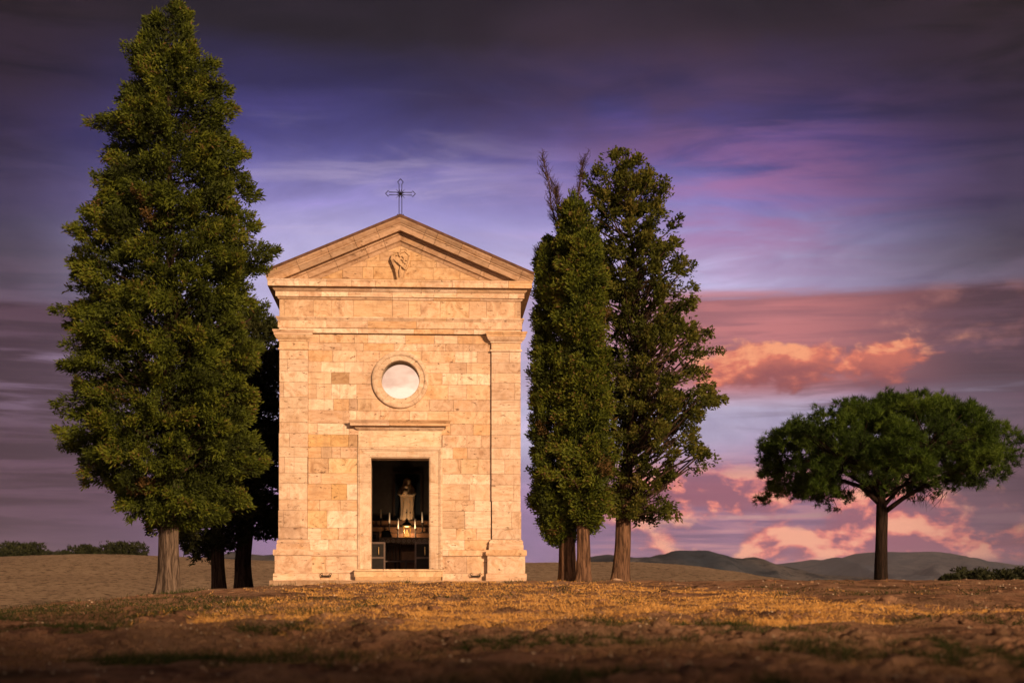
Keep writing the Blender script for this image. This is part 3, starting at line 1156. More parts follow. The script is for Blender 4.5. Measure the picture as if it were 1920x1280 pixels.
core.add([(-2.23, .001, 4.9), (2.23, .001, 4.9), (2.23, .001, 5.75), (0, .001, 6.75), (-2.23, .001, 5.75), (-2.23, WT, 4.9), (2.23, WT, 4.9), (2.23, WT, 5.75), (0, WT, 6.75), (-2.23, WT, 5.75)],
         [(0, 1, 2, 3, 4), (9, 8, 7, 6, 5), (2, 7, 8, 3), (3, 8, 9, 4)])
core.build('front_wall', M['mortar'], CH)
sw = MB().box(-2.30, -1.95, WT + .001, DEP - .1, -.3, 5.75)
sw.build('side_wall', M['stone'], CH).color = (.52, .42, .33, 1)
sw = MB().box(1.95, 2.30, WT + .001, DEP - .1, -.3, 5.75)
sw.build('side_wall', M['stone'], CH).color = (.52, .42, .33, 1)
for xa, xb in ((-2.36, -2.23), (2.23, 2.36)):
    MB().box(xa, xb, .003, WT, -.3, 4.84).build('quoin', M['stone'], CH).color = (.55, .44, .34, 1)
bw = MB()
bw.add([(-2.25, DEP - .1, -.3), (2.25, DEP - .1, -.3), (2.25, DEP - .1, 5.75), (0, DEP - .1, 6.75), (-2.25, DEP - .1, 5.75), (-2.25, DEP + .2, -.3), (2.25, DEP + .2, -.3), (2.25, DEP + .2, 5.75), (0, DEP + .2, 6.75), (-2.25, DEP + .2, 5.75)],
       [(0, 1, 2, 3, 4), (9, 8, 7, 6, 5), (2, 7, 8, 3), (3, 8, 9, 4), (0, 5, 6, 1), (1, 6, 7, 2), (4, 9, 5, 0)])
bw.build('back_wall', M['stone'], CH).color = (.5, .4, .31, 1)
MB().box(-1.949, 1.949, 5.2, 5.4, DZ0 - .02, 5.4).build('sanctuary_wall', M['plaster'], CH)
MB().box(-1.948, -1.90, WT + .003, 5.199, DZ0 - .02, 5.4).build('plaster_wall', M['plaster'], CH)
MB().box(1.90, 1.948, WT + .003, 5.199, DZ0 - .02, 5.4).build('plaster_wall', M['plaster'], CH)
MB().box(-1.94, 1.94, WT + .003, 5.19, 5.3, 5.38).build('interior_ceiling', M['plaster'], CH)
MB().box(-1.95, 1.95, WT + .002, DEP - .11, -.2, DZ0 - .015).build('floor', M['mortar'], CH)
# roof
for side in (-1, 1):
    e = 2.62
    zt, ze = AP + .003, AP - tT * e + .003
    vs = [(0, -.39, zt), (side * e, -.39, ze), (side * e, DEP + .35, ze), (0, DEP + .35, zt)]
    vs += [(x, y, z + .055) for x, y, z in vs]
    fs = [(0, 1, 2, 3), (7, 6, 5, 4), (0, 4, 5, 1), (1, 5, 6, 2), (2, 6, 7, 3)]
    MB().add(vs, fs).build('roof', M['rooftile'], CH)
# door surround
for (xa, xb), sg in (((lx(671), lx(696)), -1), ((lx(804.5), lx(829.5)), 1)):
    js = [1066.5, 1005, 915, 859 - 20] if sg < 0 else [1066.5, 986, 905, 839]
    for a, b in zip(js[:-1], js[1:]):
        xs_ = (xa, xb) if sg < 0 else (xb, xa)
        o_, i_ = xs_
        prof = [(o_, .10), (o_ - sg * .045, .112), (o_ - sg * .05, .095), (o_ - sg * .075, .09), (o_ - sg * .08, .078), (i_ + sg * .02, .078), (i_ + sg * .018, .06), (i_, .055)]
        top = b == 839
        vs = []
        for yz in (a - .15, b + .15):
            for x, p in prof:
                zz = lz(yz)
                if top and yz == b + .15:
                    zz = lz(839) - abs(o_ - x) * 20 / 25 - .002
                vs.append((x, -p, zz))
            if top and yz == b + .15:
                vs += [(i_, WT + .01, lz(839) - abs(o_ - i_) * 20 / 25 - .002), (o_, .0, lz(839) - .002)]
            else:
                vs += [(i_, WT + .01, lz(yz)), (o_, .0, lz(yz))]
        k = len(prof) + 2
        fs = [(i, (i + 1) % k, k + (i + 1) % k, k + i) for i in range(k)] + [tuple(range(k))[::-1], tuple(range(k, 2 * k))]
        MB().add(vs, fs).build('door_jamb', M['stone'], CH).color = tone((.58, .48, .38))
prof = [(lz(839), .10), (lz(839) - .045, .112), (lz(839) - .05, .095), (lz(839) - .075, .09), (lz(839) - .08, .078), (DZ1 + .02, .078), (DZ1 + .018, .06), (DZ1, .055)]
vs = []
for sg, xo in ((-1, lx(671)), (1, lx(829.5))):
    for z, p in prof:
        d = lz(839) - z
        vs.append((xo - sg * d * 25 / 20, -p, z))
    vs += [(xo - sg * (lz(839) - DZ1) * 25 / 20, WT + .01, DZ1), (xo, 0, lz(839))]
k = len(prof) + 2
fs = [(i, (i + 1) % k, k + (i + 1) % k, k + i) for i in range(k)] + [tuple(range(k))[::-1], tuple(range(k, 2 * k))]
MB().add(vs, fs).build('door_lintel', M['stone'], CH).color = tone((.60, .50, .40))
block(rect(lx(672), lx(828), lz(838.8), lz(808)), -.085, 0, name='door_frieze', col=tone((.64, .54, .42)))
for a, b in ((671, 730), (730, 829)):
    prism([(.09, lz(808)), (.13, lz(805)), (.155, lz(801.5)), (.158, lz(800.5))], lx(a), lx(b), 'door_cornice', m0=a == 671, m1=b == 829, ref=.09)
    prism([(.235, lz(800.3)), (.235, lz(796)), (.25, lz(794)), (.275, lz(790.5)), (.275, lz(789.8))], lx(a), lx(b), 'door_cornice', m0=a == 671, m1=b == 829, ref=.09)
# steps and apron slab
for a, b in ((665, 719), (719, 830)):
    MB().box(lx(a) + .002, lx(b) - .002, -.26, WT, lz(1081.5), lz(1068.5)).build('door_step', M['stone'], CH).color = tone((.58, .45, .30))
    MB().box(lx(a) + .005, lx(b) - .005, -.285, -.10, lz(1071), lz(1067.5)).build('door_step', M['stone'], CH).color = tone((.60, .47, .33))
for a, b in ((668, 760), (760, 827)):
    MB().box(lx(a) + .002, lx(b) - .002, -.46, -.1, -.02, lz(1081.8)).build('door_step', M['stone'], CH).color = tone((.46, .33, .20))
for i, (a, b) in enumerate(zip([513, 560, 640, 720, 800, 870, 940], [560, 640, 720, 800, 870, 940, 985])):
    MB().box(lx(a) + .003, lx(b) - .003, -.75, .05, -.12, .006 + random.uniform(-.006, .004)).build('apron_slab', M['stone'], CH).color = tone((.34, .25, .17))
# boot scrapers
for cx_ in (613, 891.5):
    m_ = MB()
    for s_ in (-1, 1):
        ring = [(lx(cx_ + s_ * 8.3) + .018 * math.cos(a), -.155, lz(1076.5) + .022 * math.sin(a)) for a in np.linspace(0, 2 * math.pi, 9)]
        m_.tube(ring, .006, 5)
        m_.tube([(lx(cx_ + s_ * 8.3), -.155, lz(1078.5)), (lx(cx_ + s_ * 8.3), -.155, lz(1081)), (lx(cx_ + s_ * 8.3), -.06, lz(1081))], .007, 5)
    m_.box(lx(cx_ - 8.3), lx(cx_ + 8.3), -.160, -.150, lz(1081), lz(1078.6))
    m_.build('boot_scraper', M['iron'], CH)

# iron cross on the gable
cr = empty('gable_cross', (0, 0, 0))
cr.parent = CH
cy = -.16


def C3(px, py):
    return (lx(px), cy, lz(py))


for s_ in (-1, 1):
    m_ = MB()
    m_.tube([C3(751 + s_ * 2.6, 417), C3(751 + s_ * 2.6, 369.5), C3(751 + s_ * 21, 369.5), C3(751 + s_ * 22.5, 372.5), C3(751 + s_ * 27.8, 367), C3(751 + s_ * 22.5, 361.5), C3(751 + s_ * 21, 364.5), C3(751 + s_ * 2.6, 364.5), C3(751 + s_ * 2.6, 349),
             C3(751 + s_ * 5.3, 345.5), C3(751, 339.5)], .0085, 6)
    m_.build('cross_frame', M['iron'], cr)
    m_ = MB()
    m_.tube([C3(751 + s_ * 13.5, 419), C3(751 + s_ * 13, 414), C3(751 + s_ * 8.5, 411.5), C3(751 + s_ * 5, 409.5), C3(751 + s_ * 3.8, 406.5), C3(751 + s_ * 5.3, 405.2), C3(751 + s_ * 6, 406.8)], .008, 6)
    m_.tube([C3(751 + s_ * 12.5, 414), C3(751 + s_ * 8, 417), C3(751 + s_ * 4, 413), C3(751 + s_ * 3, 411)], .006, 5)
    m_.build('scroll', M['iron'], cr)
m_ = MB()
for k in range(12):
    a = R(15 + 30 * k) if k % 3 else R(30 * k + 15)
    ll = 9.5 if k % 3 != 1 else 12
    m_.tube([C3(751, 367), C3(751 + ll * math.cos(a), 367 + ll * math.sin(a))], [.010, .002], 4)
m_.build('sunburst', M['iron'], cr)

# ------------------------------------------------------------------ inside the chapel
def inside(name, label, cat, px, py, d, group=None):
    x, z = CL(px, py, d)
    e = empty(name, world_of(x, d, z), ROT)
    tag(e, label, cat, group)
    return e


FLZ = DZ0 - .015


def at_floor(px, d):
    return CL(px, 1068, d)[0]


# niche frame on the sanctuary wall: part of the chapel
xa, za = CL(741, 972, 5.15)
xb, zb = CL(788, 888, 5.15)
nf = MB()
for b4 in ((xa - .05, xa, za, zb), (xb, xb + .05, za, zb), (xa - .05, xb + .05, zb, zb + .05)):
    nf.box(b4[0], b4[1], 5.13, 5.199, b4[2], b4[3])
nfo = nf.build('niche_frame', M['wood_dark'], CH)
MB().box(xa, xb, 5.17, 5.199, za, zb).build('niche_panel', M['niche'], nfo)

# altar with tiers behind it
xl_, zt_ = CL(711, 1007, 3.9)
xr_, _ = CL(832, 1007, 3.9)
al = empty('altar', world_of((xl_ + xr_) / 2, 3.9, FLZ), ROT)
tag(al, 'dark wooden altar table with stepped shelves at the back of the chapel', 'altar')
hw = (xr_ - xl_) / 2
th = zt_ - FLZ
MB().box(-hw, hw, .02, .62, th - .05, th - .006).build('table_top', M['wood_dark'], al)
for s_ in (-1, 1):
    for y_ in (.06, .52):
        MB().box(s_ * (hw - .12) - .045, s_ * (hw - .12) + .045, y_, y_ + .08, 0, th - .051).build('leg', M['wood_dark'], al)
tier_z = []
for py_, d0, d1 in ((998, 4.52, 4.70), (987, 4.70, 4.88), (975, 4.88, 5.19)):
    _, z_ = CL(751, py_, d0)
    tier_z.append(z_)
    b_ = MB()
    b_.box(-1.1, 1.1, d0 - 3.9 + .005, d1 - 3.9, .0 if d0 > 4.6 else th * .0, z_ - FLZ - .012)
    t_ = b_.build('shelf', M['wood'], al)
    MB().box(-1.1, 1.1, d0 - 3.9 - .012, d1 - 3.9 - .002, z_ - FLZ - .011, z_ - FLZ).build('shelf_edge', M['wood_dark'], t_)
cl_ = MB()
nz = 26
zz = []
for i in range(nz * 2 + 1):
    x = -hw + .0 + (2 * hw - .0) * i / (nz * 2)
    zz.append((x, -.175 + (.045 if i % 2 == 0 else 0)))
vs = [(x, 0, 0) for x, _ in zz] + [(x, 0, z) for x, z in zz] + [(x, .60, 0) for x, _ in zz]
m1 = len(zz)
vs += [(x, y + (.006 if k < 2 * m1 else 0), z - (.006 if k >= 2 * m1 or k < m1 else 0)) for k, (x, y, z) in enumerate(vs)]
fs = []
for i in range(m1 - 1):
    fs += [(i, m1 + i, m1 + i + 1, i + 1), (i, i + 1, 2 * m1 + i + 1, 2 * m1 + i)]
    b_ = 3 * m1
    fs += [(b_ + i, b_ + i + 1, b_ + m1 + i + 1, b_ + m1 + i), (m1 + i, b_ + m1 + i, b_ + m1 + i + 1, m1 + i + 1)]
c_ = MB().add(vs, fs).build('altar_cloth', M['cloth'])
c_.location = world_of((xl_ + xr_) / 2, 3.905, zt_ + .002)
c_.rotation_euler = (0, 0, ROT)
tag(c_, 'patterned altar cloth with zigzag hem hanging over the altar front', 'altar cloth')


def standing(name, label, cat, px, d, z, group=None):
    x = CL(px, 1000, d)[0]
    e = empty(name, world_of(x, d, z), ROT)
    return tag(e, label, cat, group)


# statue of a veiled mother holding a child
st_ = standing('statue', 'pale stone statue of a veiled woman holding a child above the altar', 'statue', 762.5, 5.0, tier_z[2])
h_s = CL(762, 895, 5.0)[1] - tier_z[2]
ns, nh = 40, 44
vs, fs = [], []
for j in range(nh + 1):
    t = j / nh
    z = t * h_s * .86
    rx = np.interp(t, [0, .05, .3, .55, .68, .8, .88, .95, 1], [.15, .16, .155, .155, .165, .165, .135, .08, .06])
    ry = np.interp(t, [0, .3, .6, .75, .88, 1], [.13, .13, .14, .14, .10, .065])
    bend = .025 * math.sin(t * 3.0) - .01
    for k in range(ns):
        a = 2 * math.pi * k / ns
        fold = 1 + (.085 * math.sin(a * 9 + t * 2.2) + .05 * math.sin(a * 5 - t * 7 + 1)) * np.interp(t, [0, .55, .75, 1], [1, .9, .35, .1])
        vs.append((bend + rx * math.cos(a) * fold, ry * math.sin(a) * fold, z))
for j in range(nh):
    for k in range(ns):
        k2 = (k + 1) % ns
        fs.append((j * ns + k, j * ns + k2, (j + 1) * ns + k2, (j + 1) * ns + k))
fs.append(tuple(range(ns))[::-1])
fs.append(tuple(range(nh * ns, nh * ns + ns)))
MB().add(vs, fs).build('robe', M['marble'], st_, smooth=True)
hd = MB()
hd.lathe([(.03, -.10), (.052, -.07), (.066, -.02), (.07, .02), (.055, .065), (.02, .09)], 16, (.012, -.012, h_s * .90))
hdo = hd.build('head', M['marble'], st_, smooth=True)
nb_ = MB()
nb_.tube([(.012, -.085, h_s * .925), (.012, -.096, h_s * .895), (.012, -.078, h_s * .885)], [.006, .011, .006], 6)
nb_.build('nose', M['marble'], hdo, smooth=True)
ve = MB()
vs, fs = [], []
for j in range(9):
    t = j / 8
    z = h_s * (.76 + .245 * t)
    rr = np.interp(t, [0, .25, .5, .75, .93, 1], [.16, .115, .092, .088, .05, .01])
    for k in range(19):
        a = R(-48) + R(276) * k / 18
        vs.append((.012 + rr * math.cos(a), .012 + rr * math.sin(a), z))
for j in range(8):
    for k in range(18):
        fs.append((j * 19 + k, j * 19 + k + 1, (j + 1) * 19 + k + 1, (j + 1) * 19 + k))
ve.add(vs, fs).build('veil', M['marble'], st_, smooth=True)
ar = MB()
ar.tube([(-.12, -.02, h_s * .74), (-.165, -.08, h_s * .62), (-.12, -.14, h_s * .58), (.02, -.15, h_s * .61)], [.05, .05, .04, .025], 10)
ar.tube([(.13, -.02, h_s * .74), (.17, -.08, h_s * .62), (.13, -.14, h_s * .58), (.0, -.15, h_s * .59)], [.05, .05, .04, .025], 10)
ar.build('sleeves', M['marble'], st_, smooth=True)
ch_ = MB()
ch_.tube([(-.04, -.16, h_s * .58), (-.03, -.185, h_s * .66), (-.015, -.18, h_s * .72)], [.05, .06, .035], 10)
ch_.lathe([(.01, -.05), (.038, -.03), (.045, .0), (.036, .032), (.008, .048)], 12, (-.01, -.18, h_s * .775))
ch_.build('child', M['marble'], st_, smooth=True)

# candlesticks
wh = ['tall candle in a dark stick farthest left, on the upper shelf', 'candle second from left beside the black box behind the altar', 'candle on the altar just left of the golden lantern',
      'candle on the altar just right of the golden lantern', 'candle farthest right behind the altar']
for i, (px_, y_t, y_m, d_, zb_) in enumerate([(714, 954, 971, 4.79, tier_z[1]), (730, 960, 981, 4.61, tier_z[0]), (746, 971, 991, 4.32, zt_ + .004), (779, 971, 991, 4.32, zt_ + .004), (792, 959, 980, 4.61, tier_z[0])]):
    c_ = standing('candlestick', wh[i], 'candlestick', px_, d_, zb_, 'candles on the altar')
    zt2, zm2 = CL(px_, y_t, d_)[1] - zb_, CL(px_, y_m, d_)[1] - zb_
    MB().lathe([(.055, 0), (.05, .015), (.02, .03), (.013, zm2 * .4), (.022, zm2 * .5), (.012, zm2 * .6), (.014, zm2 * .85), (.036, zm2 * .93), (.036, zm2)], 10).build('stick', M['wood_dark'], c_, smooth=True)
    MB().lathe([(.019, zm2), (.018, zt2 - .01), (.006, zt2)], 10).build('candle', M['wax'], c_, smooth=True)

# lantern
ln = standing('lantern', 'golden lit lantern with a dark domed cap in the middle of the altar', 'lantern', 763, 4.15, zt_ + .004)
hl = CL(763, 987, 4.15)[1] - zt_
m_ = MB()
m_.box(-.085, .085, -.085, .085, 0, .03)
for sx_ in (-1, 1):
    for sy_ in (-1, 1):
        m_.box(sx_ * .07 - .014, sx_ * .07 + .014, sy_ * .07 - .014, sy_ * .07 + .014, .03, hl)
m_.box(-.09, .09, -.09, .09, hl, hl + .02)
m_.build('frame', M['gold'], ln)
MB().lathe([(.035, .0), (.04, .04), (.028, .09), (.006, .15)], 10, (0, 0, .04)).build('flame', M['flame'], ln, smooth=True)
MB().lathe([(.12, hl + .021), (.10, hl + .06), (.06, hl + .09), (.03, hl + .12), (.012, hl + .15), (.02, hl + .17), (.004, hl + .19)], 14).build('cap', M['iron'], ln, smooth=True)
ld = bpy.data.lights.new('lantern_light', 'POINT')
ld.energy = 9
ld.color = (1.0, .66, .36)
ld.shadow_soft_size = .05
lo = bpy.data.objects.new('lantern_light', ld)
COL.objects.link(lo)
lo.parent = ln
lo.location = (0, .13, .15)
# small crucifix
cf = standing('crucifix', 'small black crucifix standing in front of the statue', 'crucifix', 763.5, 4.9, tier_z[2])
hc = CL(763, 952, 4.9)[1] - tier_z[2]
MB().box(-.014, .014, -.02, .01, .02, hc).build('upright', M['black'], cf)
MB().box(-.085, .085, -.021, .009, hc * .58, hc * .58 + .028).build('crossbar', M['black'], cf)
MB().lathe([(.06, 0), (.05, .012), (.02, .021)], 10).build('foot', M['black'], cf)
# black box and dark picture
bx_ = standing('black_case', 'black peaked case lying on the left end of the altar', 'case', 724, 4.1, zt_ + .003)
wcase = .11
MB().add([(-wcase, -.08, 0), (wcase + .03, -.08, 0), (wcase + .03, .1, 0), (-wcase, .1, 0), (-wcase + .01, -.06, .15), (wcase - .03, -.06, .165), (wcase - .03, .08, .165), (-wcase + .01, .08, .15)],
         [(3, 2, 1, 0), (4, 5, 6, 7), (0, 1, 5, 4), (1, 2, 6, 5), (2, 3, 7, 6), (3, 0, 4, 7)]).build('body', M['black'], bx_)
MB().tube([(-.03, 0, .155), (-.03, 0, .19), (.03, 0, .19), (.03, 0, .16)], .008, 6).build('handle', M['black'], bx_)
pf = standing('picture_frame', 'dark framed picture standing at the left edge of the altar', 'picture', 701, 3.8, CL(701, 1016, 3.8)[1])
for k, (s1, s2) in enumerate(((.12, .0), (.085, .006), (.05, .012))):
    MB().box(-s1, s1, -.02 - s2, .01 - s2, .12 - s1, .12 + s1).build(['frame', 'mount', 'picture'][k], [M['wood_dark'], M['wood_pale'], M['black']][k], pf)
ts = standing('side_stand', 'dark wooden stand carrying the framed picture left of the altar', 'stand', 701, 3.85, FLZ)
hts = CL(701, 1016, 3.8)[1] - FLZ
MB().box(-.14, .14, -.12, .14, hts - .03, hts - .002).build('top', M['wood_dark'], ts)
for s_ in (-1, 1):
    for s2 in (-1, 1):
        MB().box(s_ * .11 - .02, s_ * .11 + .02, .01 + s2 * .1 - .02, .01 + s2 * .1 + .02, 0, hts - .031).build('leg', M['wood_dark'], ts)
# low glazed leaves either side of the doorway
for nm, p0, p1, lab in (('left', 694, 722.5, 'low grey framed glass panel at the left side of the doorway'), ('right', 777.5, 812, 'low grey framed glass panel at the right side of the doorway')):
    d_ = .75
    x0, ztop = CL(p0, 1015.5, d_)
    x1, _ = CL(p1, 1015.5, d_)
    g_ = empty('glass_panel', world_of((x0 + x1) / 2, d_, FLZ), ROT)
    tag(g_, lab, 'glass panel', 'low panels inside the doorway')
    hw_ = (x1 - x0) / 2
    hh = ztop - FLZ
    zmid = CL(p0, 1045, d_)[1] - FLZ
    f_ = MB()
    f_.box(-hw_, -hw_ + .035, -.02, .02, 0, hh)
    f_.box(hw_ - .035, hw_, -.02, .02, 0, hh)
    for za_, zb_ in ((0, .03), (zmid - .02, zmid + .02), (hh - .04, hh)):
        f_.box(-hw_ + .036, hw_ - .036, -.019, .019, za_, zb_)
    f_.build('frame', M['wood_pale'], g_)
    MB().box(-hw_ + .036, hw_ - .036, -.006, .006, zmid + .021, hh - .041).build('pane', M['black'], g_)
    MB().box(-hw_ + .036, hw_ - .036, -.006, .006, .031, zmid - .021).build('pane', M['black'], g_)
    hx_ = .02
    MB().tube([(hx_, -.01, zmid + .06), (hx_, -.035, zmid + .07), (hx_, -.035, hh - .11), (hx_, -.01, hh - .10)], .008, 6).build('handle', M['brass'], g_)
# chair and bench
d_ = 2.0
xc = at_floor(734, d_)
chr_ = empty('chair', world_of(xc, d_, FLZ), ROT)
tag(chr_, 'dark spindle-back chair with pale seat inside the doorway', 'chair')
sz = CL(734, 1051, d_)[1] - FLZ
MB().box(-.19, .19, -.18, .2, sz - .03, sz).build('seat', M['wood_pale'], chr_)
for s_ in (-1, 1):
    MB().tube([(s_ * .16, -.15, 0), (s_ * .16, -.15, sz - .031)], .018, 6).build('leg', M['wood_dark'], chr_)
    MB().tube([(s_ * .17, .19, 0), (s_ * .17, .20, sz), (s_ * .17, .27, sz + .38)], .018, 6).build('leg', M['wood_dark'], chr_)
for k in range(4):
    x = -.1 + .2 * k / 3
    MB().tube([(x, .205, sz), (x * 1.15, .262, sz + .34)], .009, 5).build('spindle', M['wood_dark'], chr_)
MB().tube([(-.18, .268, sz + .36), (0, .29, sz + .38), (.18, .268, sz + .36)], .022, 6).build('top_rail', M['wood_dark'], chr_)
d_ = 2.3
xc = at_floor(761, d_)
be = empty('bench', world_of(xc, d_, FLZ), ROT)
tag(be, 'low wooden bench with a solid reddish back panel in front of the altar', 'bench')
zb1, zb2 = CL(760, 1050, d_)[1] - FLZ, CL(760, 1033, d_)[1] - FLZ
MB().box(-.24, .24, -.16, .12, zb1 - .03, zb1).build('seat', M['wood_dark'], be)
MB().box(-.22, .22, .125, .15, zb1 + .02, zb2).build('back_panel', M['wood'], be)
for s_ in (-.22, 0, .22):
    MB().box(s_ - .02, s_ + .02, -.15, -.11, 0, zb1 - .031).build('leg', M['wood_dark'], be)
    MB().box(s_ - .02, s_ + .02, .151, .19, 0, zb2).build('leg', M['wood_dark'], be)

# ------------------------------------------------------------------ trees
def unit(a):
    return a / np.maximum(np.linalg.norm(a, axis=-1, keepdims=True), 1e-9)


def leaves(cent, dirs, k, L, Wd, spread, scat, tint, r=rng, tri=False, size=None):
    """k leaf faces round every centre, pointing roughly along dirs -> verts, faces, tint"""
    n = len(cent)
    c = np.repeat(cent, k, 0) + r.normal(0, 1, (n * k, 3)) * scat
    d = unit(np.repeat(dirs, k, 0) + r.normal(0, spread, (n * k, 3)))
    s = unit(np.cross(d, r.normal(0, 1, (n * k, 3))))
    ll = L * r.uniform(.6, 1.25, (n * k, 1)) * (1 if size is None else np.repeat(size, k)[:, None])
    ww = Wd * r.uniform(.7, 1.2, (n * k, 1))
    tt = np.clip(np.repeat(tint, k) + r.normal(0, .10, n * k), 0, 1)
    if tri:
        v = np.stack([c - s * ww * .5, c + s * ww * .5, c + d * ll], 1).reshape(-1, 3)
        return v, np.arange(n * k * 3).reshape(-1, 3), np.repeat(tt, 3)
    v = np.stack([c, c + d * ll * .5 + s * ww * .5, c + d * ll, c + d * ll * .5 - s * ww * .5], 1).reshape(-1, 3)
    return v, np.arange(n * k * 4).reshape(-1, 4), np.repeat(tt, 4)


def plumes(base, direc, length, width, nspray, r=rng, droop=.0):
    """spray centres and directions filling one plume of foliage per row of base/direc"""
    n = len(base)
    t = r.uniform(0, 1, (n, nspray)) ** .8
    w_ = width[:, None] * np.sin(np.clip(t, .06, .97) * math.pi) ** .6
    a = unit(np.cross(direc, r.normal(0, 1, (n, 3))))
    b = np.cross(direc, a)
    ph = r.uniform(0, 2 * math.pi, (n, nspray))
    rr = w_ * np.sqrt(r.uniform(.05, 1, (n, nspray)))
    off = a[:, None] * (np.cos(ph) * rr)[..., None] + b[:, None] * (np.sin(ph) * rr * .6)[..., None]
    pos = base[:, None] + direc[:, None] * (t * length[:, None])[..., None] + off
    pos[..., 2] -= droop * (t * length[:, None]) ** 2
    d = unit(direc[:, None] * 1.0 + off / np.maximum(width[:, None, None], 1e-3) * .8)
    return pos.reshape(-1, 3), d.reshape(-1, 3), t


def trunk_mesh(mb, pts, rad, n=22, flute=.10, flare=None, seed=1):
    """fluted tapering trunk through pts"""
    pts = [Vector(p) for p in pts]
    L_ = [0]
    for a, b in zip(pts[:-1], pts[1:]):
        L_.append(L_[-1] + (b - a).length)
    m_ = max(14, int(L_[-1] * 5))
    vs, fs = [], []
    for j in range(m_ + 1):
        s = L_[-1] * (j / m_) ** 1.5
        x = [float(np.interp(s, L_, [p[k] for p in pts])) for k in range(3)]
        rb = float(np.interp(s, L_, rad))
        for k in range(n):
            a = 2 * math.pi * k / n
            fl = flute * (math.sin(a * 5 + seed + s * .25) * .6 + math.sin(a * 8 + seed * 2.1 - s * .3) * .4)
            low = math.exp(-s / .22)
            fl += low * (.26 + .30 * math.sin(a * 5 + seed))
            r_ = rb * (1 + fl)
            vs.append((x[0] + r_ * math.cos(a), x[1] + r_ * math.sin(a), x[2]))
    for j in range(m_):
        for k in range(n):
            k2 = (k + 1) % n
            fs.append((j * n + k, j * n + k2, (j + 1) * n + k2, (j + 1) * n + k))
    mb.add(vs, fs)


